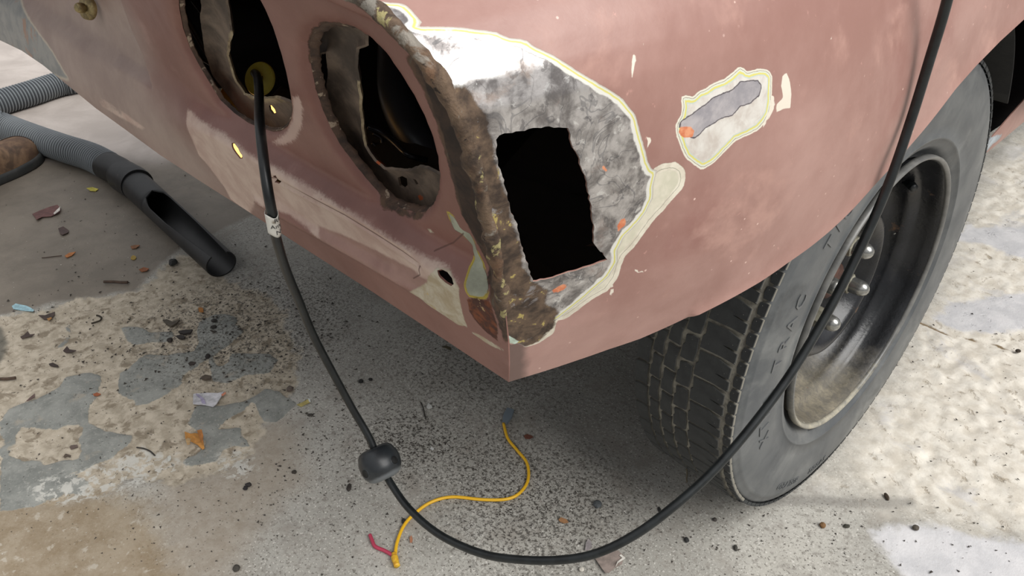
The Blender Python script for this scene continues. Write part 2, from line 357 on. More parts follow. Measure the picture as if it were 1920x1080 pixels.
lbrown = sd_poly(FP, fp((300,880),(520,780),(560,820),(560,900),(480,1000),(420,1100),(300,1100)))*1000
def blob(u, v, r): c = floorp(u, v)[:2]; return 1-np.hypot(FP[:, 0]-c[0], FP[:, 1]-c[1])/r
grit = np.maximum.reduce([blob(1010, 950, .20), blob(760, 830, .13), blob(930, 880, .14), blob(480, 600, .28), blob(880, 700, .35)*.6])
tan = sd_poly(FP, fp((-900,600),(0,590),(130,563),(250,545),(330,470),(480,400),(640,500),(900,300),(300,0),(-200,0),(-1600,300),(-2400,520),(-1700,640)))*1000
far = sd_poly(FP, fp((-2600,420),(-900,330),(0,300),(90,290),(300,300),(340,290),(420,230),(400,-60),(-200,-60),(-2600,-60)))*1000
wet = sd_poly(FP, fp((-80,600),(0,610),(12,640),(10,660),(0,680),(-80,700)))*1000
crack = -sd_line(FP, fp((1700,590),(1760,618),(1800,630),(1850,640),(1920,662),(2050,690)))*1000
tracks = -sd_line(FP, fp((1440,938),(1560,940),(1640,945),(1700,940)))*1000
def nz(s, o=0.): return np.array([mnoise.fractal(Vector((x*s+o, y*s, o)), .6, 2.1, 4) for x, y in FP])
n1 = nz(9.); n2 = nz(45., 3.)
rl = sstep(-4, 6, rough_l+n2*14)*sstep(2, -2, skim); rr = sstep(-60, 60, rough_r+n1*60)
Z = n1*.0012 + rl*(-.0022+n2*.0016) + rr*(n2*.0035-.001)*sstep(3, -3, blue) - .004*sstep(-9, -2, crack+n2*3) + sstep(0, 3, skim)*.0006
Z -= np.maximum(Z.max(), 0)*0
near = (np.hypot(FP[:, 0], FP[:, 1]) < 0.33) & (FP[:, 0] < .06) & (FP[:, 0] > -.18); Z = np.where(near, np.minimum(Z, 0.), Z)
nx, ny = len(GX), len(GY); Fq = [(j*nx+i, j*nx+i+1, (j+1)*nx+i+1, (j+1)*nx+i) for j in range(ny-1) for i in range(nx-1)]
M_floor = material('worn_concrete', ((156, 153, 145), (174, 171, 163), 5), .75, var=[((188, 184, 174), 2.2, .5, .75), ((112, 107, 99), 250, .54, .66), ((214, 210, 202), 330, .57, .66), ((140, 135, 127), 90, .52, .70), ((148, 142, 133), 14, .5, .75)],
    layers=[dict(attr='tan', th=0, soft=10, noise=(20, 30), col=((112, 104, 93), (128, 119, 107), 9), rough=.6),  # smooth tan concrete, darkened further with the shadow lying over it
            dict(attr='far', th=0, soft=70, noise=(5, 90), col=((176, 166, 158), (196, 186, 178), 6), rough=.5),  # sky reflection on the far floor put into a paler colour
            dict(attr='lbrown', th=0, soft=40, noise=(12, 60), col=((150, 138, 122), (164, 154, 140), 60), amt=.8),
            dict(attr='rough_l', th=4, soft=6, noise=((22, 60), (60, 30), (160, 10)), col=((164, 153, 135), (194, 183, 165), 60), rough=.85, h=-.5),
            dict(attr='rough_l', th=9, soft=5, noise=((22, 60), (60, 30), (160, 10)), col=(128, 116, 98), spots=(34, .52, .62), rough=.85, amt=.85),
            dict(attr='rough_l', th=9, soft=5, noise=((22, 60), (60, 30), (160, 10)), col=(66, 60, 52), spots=(110, .64, .69), rough=.9, h=-.8),
            dict(attr='brown', th=0, soft=25, noise=((14, 60), (70, 20)), col=((136, 116, 86), (158, 142, 118), 24), amt=.8),
            dict(attr='brown', th=-20, soft=30, noise=((14, 60), (70, 20)), col=(186, 178, 164), spots=(60, .58, .66), amt=.7),
            dict(attr='skim', th=0, soft=1.2, noise=((50, 10), (220, 4)), col=((122, 124, 119), (150, 151, 145), 20), rough=.7, h=.5),
            dict(attr='skim', th=2, soft=1, noise=((60, 8), (220, 3)), col=(164, 163, 156), spots=(210, .54, .64), amt=.6),
            dict(attr='skim', th=1, soft=1, noise=((60, 8), (220, 3)), col=(158, 150, 136), spots=(26, .56, .68), amt=.7),
            dict(attr='crust', th=0, soft=10, noise=((30, 50), (120, 30)), col=(200, 198, 190), spots=(70, .48, .56), rough=.8, amt=.85),
            dict(attr='rough_r', th=0, soft=55, noise=((8, 120), (40, 60)), col=((202, 194, 180), (226, 220, 208), 34), rough=.85),
            dict(attr='rough_r', th=0, soft=50, noise=((8, 120), (40, 60)), col=(140, 124, 100), spots=(38, .57, .70), rough=.9, h=-1.2, amt=.7),
            dict(attr='rough_r', th=0, soft=50, noise=((8, 120), (40, 60)), col=((190, 187, 184), (206, 203, 200), 20), spots=(7, .52, .62), rough=.6, amt=.75),
            dict(attr='blue', th=0, soft=9, noise=((12, 50), (60, 26)), col=((196, 195, 196), (214, 212, 212), 20), rough=.35),
            dict(attr='grit', th=.35, soft=.3, noise=(30, .5), col=(74, 70, 64), spots=(190, .50, .58), amt=.8),
            dict(attr='tracks', th=-9, soft=6, noise=(60, 8), col=(120, 116, 110), amt=.55),
            dict(attr='crack', th=-3.5, soft=2, noise=(60, 8), col=(122, 104, 78), rough=.9),
            dict(attr='wet', th=0, soft=6, noise=(40, 12), col=(60, 62, 56), rough=.6, amt=.75)],
    bumps=[(500, .25), (140, .6), (30, 1.)], rvar=.2)
floor = mesh_obj('floor', np.column_stack([FP, Z]), Fq, M_floor, attrs=dict(crust=crust, skim=skim, rough_l=rough_l, rough_r=rough_r, blue=blue, brown=brown, lbrown=lbrown, grit=grit, tan=tan, far=far, wet=wet, crack=crack, tracks=tracks))
tag(floor, kind='structure')

# ------------------------------------------------------------------ the car: surfaces
CAR = empty('car', (0, 0, .001), 'rose-brown stripped car rear corner with bare-metal rust repair and cut-out lamp openings', 'car')
class Surf:
    def __init__(s, fn, A, B):
        s.fn = fn; s.A = A; s.B = B; a, b = np.meshgrid(A, B, indexing='ij'); P = fn(a.ravel(), b.ravel())
        n = len(B); T = []
        for i in range(len(A)-1):
            for j in range(n-1):
                k = i*n+j; T += [(k, k+n, k+n+1), (k, k+n+1, k+1)]
        s.P = P; s.ab = np.column_stack([a.ravel(), b.ravel()]); s.T = T
        s.bvh = BVHTree.FromPolygons([Vector(p) for p in P], T)
    def hit(s, u, v):
        loc, nr, i, d = s.bvh.ray_cast(Vector(CL), Vector(rdir(u, v)).normalized())
        if loc is None:
            if s is not globals().get('REAR'): raise ValueError(f'ray {u},{v} misses')
            d = rdir(u, v); t = (-.61-CL[1])/d[1]; q = CL+t*d; return np.array([q[0], q[2]])
        t = s.T[i]; p0, p1, p2 = (Vector(s.P[k]) for k in t)
        v0 = p1-p0; v1 = p2-p0; v2 = loc-p0; d00 = v0.dot(v0); d01 = v0.dot(v1); d11 = v1.dot(v1); d20 = v2.dot(v0); d21 = v2.dot(v1)
        D = d00*d11-d01*d01; b = (d11*d20-d01*d21)/D; c = (d00*d21-d01*d20)/D
        return s.ab[t[0]]*(1-b-c)+s.ab[t[1]]*b+s.ab[t[2]]*c
    def poly(s, pts): return [s.hit(*p) for p in pts]
def cdt_mesh(outer, holes, inner_pts):
    """outer/holes: lists of 2D points; keeps the faces inside outer and outside holes"""
    V = []; E = []; 
    for L in [outer]+holes:
        o = len(V); V += [Vector((float(p[0]), float(p[1]))) for p in L]; E += [(o+i, o+(i+1) % len(L)) for i in range(len(L))]
    IP = np.asarray(inner_pts); s = sd_poly(IP, outer); keep = s > .0008
    for h in holes: keep &= sd_poly(IP, h) < -.0008
    V += [Vector((float(p[0]), float(p[1]))) for p in IP[keep]]
    v2, _, f2, *_ = delaunay_2d_cdt(V, E, [], 0, 1e-7)
    P = np.array([(p.x, p.y) for p in v2]); F = np.array([f for f in f2 if len(f) == 3])
    c = P[F].mean(1); k = sd_poly(c, outer) > 0
    for h in holes: k &= sd_poly(c, h) < 0
    return P, F[k]
def hexgrid(x0, x1, y0, y1, h):
    out = []; j = 0; y = y0
    while y < y1:
        x = x0+(h/2 if j % 2 else 0); xs = np.arange(x, x1, h); out.append(np.column_stack([xs, np.full(len(xs), y)])); y += h*.866; j += 1
    return np.vstack(out)
def shell(P3, F, t=.0015):
    """give an open sheet a real thickness, inwards (against the face normals)"""
    P3 = np.asarray(P3); N = np.zeros_like(P3); fn = np.cross(P3[F[:, 1]]-P3[F[:, 0]], P3[F[:, 2]]-P3[F[:, 0]])
    for k in range(3): np.add.at(N, F[:, k], fn)
    N /= np.linalg.norm(N, axis=1)[:, None]+1e-12
    n = len(P3); V = np.vstack([P3, P3-N*t]); FF = [tuple(f) for f in F]+[(f[0]+n, f[2]+n, f[1]+n) for f in F]
    es = {}
    for f in F:
        for a, b in ((f[0], f[1]), (f[1], f[2]), (f[2], f[0])): es[(a, b)] = 1
    for (a, b) in es:
        if (b, a) not in es: FF.append((b, a, a+n, b+n))
    return V, FF

def yL(z): return -.62-.3*(np.asarray(z)-.61)+.5*np.clip(.50-np.asarray(z), 0, 1)**1.0*0
# crease (outer lip of the tail) : pixels -> lip plane y = yL(z)
def lip_hit(u, v):
    d = rdir(u, v); t = (-.62-.3*(CL[2]-.61)-CL[1])/(d[1]+.3*d[2]); return CL+t*d
CRE_PX = [(955,716),(955,680),(953,640),(947,590),(938,520),(925,450),(908,370),(887,290),(862,220),(830,160),(795,110),(755,65),(715,28),(680,0)]
CRE = np.array([lip_hit(*p) for p in CRE_PX])
CREx = np.concatenate([[-.052, -.044], CRE[:, 0], [-.20, -.35, -.75, -1.1]]); CREz = np.concatenate([[.30, .42], CRE[:, 2], [CRE[-1, 2]+.012, CRE[-1, 2]+.024, CRE[-1, 2]+.03, CRE[-1, 2]+.03]])
if CREz[1] >= CREz[2]: CREz[1] = CREz[2]-.03
# arc-length parameter of the rear section
sl = np.concatenate([[0], np.cumsum(np.hypot(np.diff(CREx), np.diff(CREz)))])
def C0(b):
    xs = np.interp(b, sl, CREx); zs = np.interp(b, sl, CREz); return xs, zs
# main section, matched station by station to the rear one
S1 = np.interp([0, 1, 2, 3, 4, 5, 6, 7, 8, 9, 10, 11], range(12), [0, .10, .19, .26, .33, .39, .44, .50, .60, .75, .95, 1.2])
X1 = np.array([.0, .025, .045, .054, .056, .050, .036, .005, -.07, -.21, -.42, -.70]); Z1 = np.array([.30, .40, .49, .56, .63, .69, .735, .785, .83, .86, .875, .88])
def smoothcurve(x, y, xq):
    d = np.gradient(y, x); i = np.clip(np.searchsorted(x, xq)-1, 0, len(x)-2); h = x[i+1]-x[i]; t = np.clip((xq-x[i])/h, 0, 1)
    return (2*t**3-3*t**2+1)*y[i]+(t**3-2*t**2+t)*h*d[i]+(-2*t**3+3*t**2)*y[i+1]+(t**3-t**2)*h*d[i+1]
def side_fn(a, b):
    """a: metres forward of the tail crease; b: metres up along the section"""
    a = np.asarray(a, float); b = np.asarray(b, float)
    x0, z0 = C0(b); x1 = smoothcurve(S1, X1, b); z1 = smoothcurve(S1, Z1, b)
    w = 1-(1-np.clip(a/.34, 0, 1))**2.0
    x = x0*(1-w)+x1*w; z = z0*(1-w)+z1*w; y = -.62-.3*(z0-.61)+a
    y = y*1.0
    f = sstep(.10, .36, y); x = x-f*.35*np.clip(.5-z, 0, 1)
    return np.stack([x, y, z], -1)
SIDE = Surf(side_fn, np.linspace(-.10, 2.6, 345), np.linspace(0, 1.19, 240))
def rear_fn(x, z):
    x = np.asarray(x, float); z = np.asarray(z, float)
    zc = np.interp(-x, -CREx[2:], CREz[2:]) if False else None
    y = -.62-.3*sstep(-.90, -.30, x)*(z-.61)
    dcr = sd_line(np.column_stack([x, z]), list(zip(CREx[2:], CREz[2:])))
    soft = .010+.05*sstep(-.42, -.62, x)
    rec = sstep(.572-soft, .572+soft, z+.0*x)
    rec = rec*sstep(.008, .024, dcr)
    gr = -.3*np.clip(.515-z, 0, .1)*0
    # pressed channel in the shelf and the soft bulge of the lower valance
    fx = sstep(-.40, -.36, x)*sstep(-.075, -.10, x)
    ch = .0025*fx*sstep(.004, -.004, np.abs(z-.586)-.007)
    lic = .010*sstep(-.455, -.475, x+.35*(z-.62))*sstep(.60, .615, z+.06*(x+.5))
    left = .06*np.clip(-.62-x, 0, 2)**2
    return np.stack([x, y+.020*rec+left, z], -1)
REAR = Surf(rear_fn, np.linspace(-1.9, .12, 480), np.linspace(.36, .86, 200))

# ------------------------------------------------------------------ quarter panel
BOT = [(955,716),(1010,699),(1080,676),(1140,655),(1200,635),(1260,609),(1320,580),(1370,554),(1420,525),(1470,490),(1510,462),(1550,430),(1590,393),(1630,350),(1665,312),(1700,270),(1740,222),(1785,166),(1825,122),(1870,76),(1920,30)]
bp = SIDE.poly(BOT[1:]); b0 = sl[2]
def inv_side(y, z):
    """parameters of the surface point with given y, z"""
    b = .3; a = y+.6
    for _ in range(40):
        p = side_fn(np.array([a]), np.array([b]))[0]; a += (y-p[1])*.9; b += (z-p[2])*.9
    return np.array([a, b])
last = side_fn(np.array([bp[-1][0]]), np.array([bp[-1][1]]))[0]
R1 = math.hypot(last[1], last[2]-.302); A1 = math.atan2(last[1], last[2]-.302)
arch = []
for t in np.linspace(.08, 1, 9):
    A = A1+t*(math.radians(72)-A1); R_ = R1+(.475-R1)*t; arch.append(inv_side(R_*math.sin(A), .302+R_*math.cos(A)))
front = [SIDE.hit(1850, 268), SIDE.hit(1846, 303)] if False else []
sill = [inv_side(1.9, .46)]
top = [np.array([2.4, 1.1]), np.array([0., 1.1])]
crease_par = [np.array([0., s]) for s in np.linspace(1.1, b0, 60)[1:]]
outer = densify(bp, .006, False)+arch+sill+top+crease_par
SQ = [(930,262),(936,254),(945,250),(975,246),(1000,240),(1030,237),(1048,239),(1065,240),(1070,252),(1072,270),(1084,292),(1090,315),(1097,330),(1100,350),(1107,380),(1110,400),(1114,430),(1113,455),(1122,468),(1131,474),(1139,487),(1115,497),(1090,505),(1060,514),(1030,524),(1000,529),(992,505),(985,480),(975,450),(970,420),(958,400),(955,380),(946,350),(940,325),(933,310),(930,290)]
sq = densify(SIDE.poly(SQ), .0022, True, .0006)
inner = np.vstack([hexgrid(0, .62, .12, .56, .0032), hexgrid(.62, 1.0, .02, 1.1, .012), hexgrid(0, .62, .565, 1.1, .012), hexgrid(1.0, 2.4, .02, 1.1, .03)])
P2, F2 = cdt_mesh(outer, [sq], inner)
P3 = side_fn(P2[:, 0], P2[:, 1])
# real relief: dents, edge roll towards the wheel opening
dS = sd_poly(P2, outer)
nn = np.array([mnoise.noise(Vector(p)*11) for p in P3]); P3[:, 0] += nn*.0012
P3[:, 0] += .003*np.exp(-np.clip(dS, 0, 1)/.008)*(P3[:, 1] > -.45)
def smask(pts, sc=1000): return sd_poly(P2, SIDE.poly(pts))*sc
PATCH = [(700,2),(760,8),(790,40),(783,50),(850,50),(905,57),(930,60),(950,70),(985,74),(1000,85),(1045,108),(1085,133),(1125,158),(1165,183),(1190,215),(1203,260),(1213,300),(1222,318),(1232,318),(1225,350),(1225,372),(1212,398),(1195,420),(1170,445),(1157,470),(1158,490),(1140,520),(1112,545),(1080,572),(1055,592),(1030,610),(1010,640),(985,650),(958,640),(940,560),(900,420),(860,270),(800,160),(720,60),(660,0)]
CREAM = [(1222,318),(1240,308),(1268,303),(1284,315),(1287,335),(1282,352),(1265,372),(1245,395),(1225,415),(1212,432),(1190,462),(1172,480),(1165,495),(1158,520),(1140,545),(1112,560),(1085,580),(1060,598),(1043,602),(1038,625),(1010,645),(985,652),(970,640),(1020,590),(1080,550),(1130,500),(1120,450),(1170,420),(1200,370)]
ISO = [(1275,182),(1285,178),(1298,182),(1310,172),(1325,165),(1340,155),(1355,150),(1372,138),(1386,124),(1395,128),(1402,134),(1420,128),(1440,130),(1448,140),(1448,165),(1446,200),(1442,215),(1432,232),(1420,245),(1400,255),(1380,264),(1360,285),(1340,305),(1317,319),(1300,308),(1285,296),(1276,275),(1268,255),(1265,235),(1272,222),(1277,215),(1278,200)]
ISOM = [(1271,237),(1275,228),(1290,216),(1320,197),(1345,178),(1355,175),(1372,168),(1388,153),(1410,150),(1422,150),(1428,162),(1424,180),(1408,196),(1390,200),(1375,215),(1350,225),(1325,240),(1302,262),(1292,258),(1290,245),(1278,242)]
SPOT = [[(1272,247),(1278,238),(1295,237),(1303,245),(1300,256),(1283,258),(1275,254)], [(1157,425),(1165,410),(1175,408),(1172,425),(1160,436)], [(1035,545),(1050,535),(1068,532),(1055,544),(1040,551)],
        [(985,585),(1000,573),(1018,575),(1010,592),(995,600)], [(1128,312),(1134,308),(1137,320),(1130,322)]]
CHIP = [[(1467,141),(1474,136),(1480,150),(1483,175),(1481,203),(1470,203),(1456,210),(1454,197),(1468,183),(1464,160)], [(1445,180),(1452,178),(1450,205),(1436,232),(1425,246),(1434,225),(1442,205)]]
RUST = [(640,0),(690,0),(740,40),(790,110),(830,170),(870,160),(895,185),(920,215),(918,240),(928,262),(930,300),(948,360),(962,420),(985,500),(1000,530),(1030,545),(1020,570),(1050,585),(1040,612),(1012,642),(985,650),(955,640),(935,560),(905,400),(850,220),(780,130),(700,40)]
DRIP = [[(1186,100),(1191,98),(1194,108),(1188,125),(1184,145),(1180,148),(1182,125)], [(1204,80),(1207,84),(1204,90)], [(1210,255),(1216,250),(1220,262),(1216,280),(1211,284),(1214,268)], [(1146,535),(1150,533),(1150,550),(1145,557),(1142,550)], [(1250,67),(1258,66),(1256,70)], [(1266,68),(1282,67),(1281,70)], [(1552,74),(1562,66),(1560,74)], [(1183,503),(1205,508),(1214,512),(1195,511)]]
MINT = [(937,630),(952,628),(965,636),(975,640),(967,646),(950,645),(940,640)]
RUB = [(790,60),(850,55),(920,70),(980,95),(960,130),(920,145),(880,150),(850,190),(810,130)]
allattr = dict(patch=smask(PATCH), cream=np.maximum(smask(CREAM), -50), iso=smask(ISO), iso_metal=smask(ISOM), rust=smask(RUST), rub=smask(RUB), mint=smask(MINT),
    orange=np.max([smask(q) for q in SPOT], axis=0), drips=np.max([smask(q) for q in DRIP+CHIP], axis=0))
soot = 14-np.abs(P2[:, 0])*1000*1.2; allattr['soot'] = np.where(P3[:, 2] < CRE[2, 2]-.004, soot, -50)
V, F = shell(P3, F2[:, ::1], .0016)
# orient outwards
def fix_out(P3, F, ref):
    n = np.cross(P3[F[:, 1]]-P3[F[:, 0]], P3[F[:, 2]]-P3[F[:, 0]]).sum(0); return F if n@np.array(ref) > 0 else F[:, ::-1]
F2 = fix_out(P3, F2, (1, 0, .2)); V, F = shell(P3, F2, .0016)
aa = {k: np.concatenate([v, v*0-50]) for k, v in allattr.items()}
quarter = mesh_obj('quarter_panel', V, F, M_side, CAR, attrs=aa, auto=50)
quarter['label'] = 'rose-brown quarter panel sanded to bare metal around a jagged square cut-out'
# wheel opening return flange and dark wheel tub
ed = [side_fn(np.array([p[0]]), np.array([p[1]]))[0] for p in densify(bp, .006, False)[60:]+arch]
ed = np.array([p for p in ed if p[1] > -.36])
fl = MB(); n = len(ed); Vf = []
for p in ed:
    q = np.array([0, p[1], p[2]-.302]); q = q/np.linalg.norm(q)
    Vf += [p+np.array([-.0008, 0, 0]), p+np.array([-.006, 0, 0])-q*.001, p+np.array([-.022, 0, 0])+q*.001]
Ff = [(i*3+k, i*3+k+1, (i+1)*3+k+1, (i+1)*3+k) for i in range(n-1) for k in range(2)]
fo = mesh_obj('wheel_arch_lip', Vf, Ff, material('lip_paint', ((176, 132, 122), (150, 104, 94), 20), .45), CAR); fo.modifiers.new('t', 'SOLIDIFY').thickness = .001
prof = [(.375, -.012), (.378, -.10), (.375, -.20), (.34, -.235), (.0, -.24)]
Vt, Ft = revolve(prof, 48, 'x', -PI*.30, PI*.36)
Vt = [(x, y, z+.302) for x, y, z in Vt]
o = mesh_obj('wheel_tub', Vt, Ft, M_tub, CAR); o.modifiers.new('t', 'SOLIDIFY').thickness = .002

sp2 = [(.337,.398),(.352,.405),(.364,.409),(.403,.421),(.462,.438),(.52,.465),(1.9,.50),(1.9,.40),(.60,.392),(.516,.384),(.446,.374),(.404,.368),(.366,.364),(.345,.372),(.335,.385)]
Q_ = densify([np.array(p) for p in sp2], .012, True, .0004); qa = np.array(Q_); Pq, Fq_ = cdt_mesh(Q_, [], hexgrid(.3, 1.9, .36, .50, .012))
Pz = np.column_stack([-.020-.25*np.clip(Pq[:, 1]-.40, -.04, 0)**2*20-.10*np.clip(.40-Pq[:, 1], 0, 1), Pq[:, 0], Pq[:, 1]]); Fq_ = fix_out(Pz, Fq_, (1, 0, 0)); V_, F_ = shell(Pz, Fq_, .0016)
pm = sd_poly(Pq, [(.30,.40),(.36,.405),(.39,.40),(.41,.392),(.40,.386),(.38,.386),(.37,.36),(.30,.35)])*1000
o = mesh_obj('sill_panel', V_, F_, material('rose_sill_paint', ROSE, .5, layers=[dict(attr='prim', th=0, soft=1, noise=((60, 14), (200, 6)), col=((184, 192, 198), (150, 156, 160), 60), rough=.6)]), CAR, attrs=dict(prim=np.concatenate([pm, pm])), auto=50)
o['label'] = 'red-brown sill ahead of the wheel with pale grey primer patch'
# ------------------------------------------------------------------ tail panel
RBOT = [(955,716),(900,680),(840,640),(760,588),(700,549),(640,510),(560,458),(470,400),(380,342),(300,290),(240,247),(180,203),(130,163),(80,122),(40,95),(0,75),(-60,40)]
def inv(p): return [float(p[0]), float(p[1])]
rb = REAR.poly([(u+(0 if i else -3), v) for i, (u, v) in enumerate(RBOT)])
rb[0] = np.array([CRE[0, 0], CRE[0, 2]])
topz = CREz[-1]
crease2 = [np.array([x, z]) for x, z in zip(CREx[2:], CREz[2:])]
outerR = crease2+[np.array([-1.42, topz]), np.array([-1.42, rb[-1][1]])]+rb[::-1][:-1]
H1 = [(322,-12),(325,20),(332,55),(345,92),(362,125),(382,158),(402,190),(428,215),(455,234),(480,244),(500,250),(515,249),(528,240),(536,222),(538,200),(532,165),(525,130),(515,95),(500,50),(485,15),(470,-12),(450,-40),(400,-60),(350,-50)]
H2 = [(572,62),(586,52),(600,46),(625,48),(655,57),(688,78),(715,105),(740,140),(765,180),(783,215),(797,250),(808,290),(812,325),(810,360),(800,388),(785,402),(765,403),(740,395),(722,386),(700,368),(675,340),(650,308),(625,275),(608,245),(592,210),(578,170),(569,125),(566,85)]
h1 = densify(REAR.poly(H1), .004); h2 = densify(REAR.poly(H2), .003, True, .0005)
SH = [[(434,268),(438,268),(446,279),(453,291),(454,298),(449,298),(441,288),(435,278)], [(511,330),(517,329),(521,338),(520,346),(513,343)], [(820,507),(828,505),(838,510),(847,522),(850,533),(845,537),(835,531),(824,520)]]
sh = [densify(REAR.poly(q), .0015) for q in SH]
innerR = np.vstack([hexgrid(-.66, .0, .44, .78, .0034), hexgrid(-1.42, -.66, .44, .82, .012)])
CRK = [REAR.poly([(815,470),(850,455),(868,438)]), REAR.poly([(500,330),(560,362),(640,405),(700,442),(750,474),(783,498),(788,515),(775,522)])]
ex = []
for q in CRK:
    d_ = np.array(densify(q, .0014, False))
    for o_ in (0, .0010, -.0010): ex.append(d_+[0, o_])
innerR = np.vstack([innerR]+ex)
P2r, F2r = cdt_mesh(outerR, [h1, h2]+sh, innerR); P3r = rear_fn(P2r[:, 0], P2r[:, 1])
nn = np.array([mnoise.noise(Vector(p)*12) for p in P3r]); P3r[:, 1] += nn*.0012
def rmask(pts): return sd_poly(P2r, REAR.poly(pts))*1000
# raised rolled rim around each lamp opening, pushed in at the mouth
for h in (h1, h2):
    d = -sd_poly(P2r, h); P3r[:, 1] += .006*np.exp(-np.clip(d, 0, 1)/.004)*(d > -.001)
SHELF = [(352,205),(375,225),(410,245),(470,290),(540,325),(600,362),(660,400),(720,438),(790,478),(840,500),(858,530),(850,560),(835,565),(790,545),(730,515),(660,478),(600,440),(540,400),(500,385),(480,372),(470,400),(440,385),(420,350),(390,310),(372,290),(355,250)]
_b = REAR.poly([(486,378),(520,398),(560,420),(620,452),(680,486),(740,520),(790,550),(838,580)]); _d = sd_line(P2r, _b)
P3r[:, 1] -= .0045*np.exp(-(_d/.005)**2)
_c = REAR.poly([(512,338),(560,362),(640,405),(700,442),(750,474),(783,498)]); _d = sd_line(P2r, _c); P3r[:, 1] += .0035*np.exp(-(_d/.0028)**2)
_p = sd_poly(P2r, REAR.poly([(515,345),(560,368),(640,410),(700,448),(750,480),(780,502),(784,515),(770,520),(720,500),(650,462),(580,425),(520,385),(500,365)])); P3r[:, 1] += .003*sstep(-.002, .004, _p)
_p = sd_poly(P2r, REAR.poly([(212,-30),(245,60),(284,163),(200,112),(120,62),(45,18),(-40,-35)])); P3r[:, 1] += .010*sstep(-.004, .010, _p)
SPECK = [(548,185),(560,180),(566,200),(566,235),(552,262),(530,272),(508,268),(530,255),(545,225)]
HAZE = [(-60,-40),(200,-40),(260,60),(285,160),(330,230),(380,290),(470,380),(400,380),(200,240),(-60,80)]
BARE = [(-60,-60),(30,0),(60,45),(100,100),(130,150),(95,140),(40,110),(-60,40)]
BARE2 = [(170,175),(200,190),(240,215),(275,240),(270,245),(230,225),(190,200)]
PRIM = [(775,545),(800,530),(820,500),(845,505),(860,540),(862,570),(870,600),(875,612),(860,610),(830,590),(800,570)]
PUTTY = [(838,398),(850,408),(862,430),(880,440),(888,455),(895,475),(905,500),(915,540),(912,560),(895,560),(878,555),(872,530),(880,500),(884,460),(866,440),(850,430)]
RUSTR = [(660,0),(700,35),(730,65),(760,110),(790,165),(815,220),(835,290),(850,350),(862,400),(880,430),(895,460),(912,520),(925,580),(945,640),(960,640),(960,500),(900,330),(850,180),(740,20)]
HOT = [(876,562),(890,556),(905,560),(915,558),(922,575),(932,610),(934,640),(915,625),(900,612),(890,600),(880,585)]
RIM2 = -sd_poly(P2r, h2)*1000; RIM1 = -sd_poly(P2r, h1)*1000
rust = np.maximum(rmask(RUSTR), np.where(P2r[:, 1] > .69, 1.5-np.clip(RIM2*2, -5, 60), -.5-np.clip(RIM2*2, -5, 60)))
rust = np.maximum(rust, -1.5-np.clip(RIM1*2, -5, 60))
lowr = rmask([(700,365),(725,385),(760,402),(790,402),(780,412),(745,408),(710,385)]); rust = np.maximum(rust, lowr)
MARKS = np.max([rmask(q) for q in ([(802,430),(812,430),(815,436),(808,438)], [(860,600),(880,618),(910,635),(945,655),(948,660),(920,648),(885,625)])], axis=0)
CHAN = [(735,62),(762,95),(795,155),(822,225),(840,290),(856,360),(866,405),(882,432),(892,455),(906,462),(900,400),(885,330),(862,250),(832,180),(790,115),(756,75)]
raw = dict(mauve=rmask([(590,424),(640,444),(700,472),(770,508),(842,548),(838,562),(800,552),(740,522),(680,492),(620,458)]), chan=rmask(CHAN), haze=rmask(HAZE), bare=rmask(BARE), shelf=np.maximum(rmask(SHELF), rmask(BARE2)-1.5), speck=rmask(SPECK), primer=np.maximum(rmask(PRIM), MARKS), putty=rmask(PUTTY), rust=rust, hotrust=rmask(HOT),
           crack=-np.minimum(sd_line(P2r, CRK[0]), sd_line(P2r, CRK[1]))*1000)
F2r = fix_out(P3r, F2r, (0, -1, 0)); V, F = shell(P3r, F2r, .0016)
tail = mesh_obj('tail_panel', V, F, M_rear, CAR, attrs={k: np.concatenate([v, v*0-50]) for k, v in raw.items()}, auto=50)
tail['label'] = 'recessed tail panel with two round lamp openings and a pale worn ledge'
# inward flange of each lamp opening
for h, dep in ((h1, .009), (h2, .012)):
    c = np.mean(h, axis=0); Vv = []; Fv = []; n = len(h)
    for p in h:
        q = rear_fn(np.array([p[0]]), np.array([p[1]]))[0]; k = (c-p)/np.linalg.norm(c-p)
        j = random.uniform(-.001, .001)
        Vv += [q+np.array([0, .006, 0]), q+np.array([k[0]*.0015, .010, k[1]*.0015]), q+np.array([k[0]*.003, dep+j, k[1]*.003])]
    for i in range(n):
        m = (i+1) % n
        for s_ in range(2): Fv.append((i*3+s_, i*3+s_+1, m*3+s_+1, m*3+s_))
    o = mesh_obj('lamp_opening_flange', Vv, Fv, M_edge, CAR); o.modifiers.new('t', 'SOLIDIFY').thickness = .0012
# flaking rusty seam along the corner
cp = np.array([side_fn(np.array([0.]), np.array([s]))[0] for s in np.linspace(sl[4], sl[-4], 150)])
rad = np.array([.0030+.0015*mnoise.noise(Vector(p)*60)+.0016*sstep(0, 25, i)*sstep(150, 60, i) for i, p in enumerate(cp)])
rad[:14] *= np.linspace(.2, 1, 14)
Vs, Fs = tube(cp+np.array([-.003, .0015, .0]), rad, 18)
Vs = np.array(Vs); jn = np.array([mnoise.fractal(Vector(p)*70, .6, 2.1, 4) for p in Vs]); cc = np.repeat(cp, 18, axis=0)
Vs = cc+(Vs-cc)*(1+.45*jn[:, None])
mesh_obj('corner_seam', Vs, Fs, M_ridge, CAR, attrs=dict(topw=sstep(.70, .76, Vs[:, 2])*sstep(-.03, -.1, Vs[:, 0])))['label'] = 'lumpy rusted seam down the rear corner'
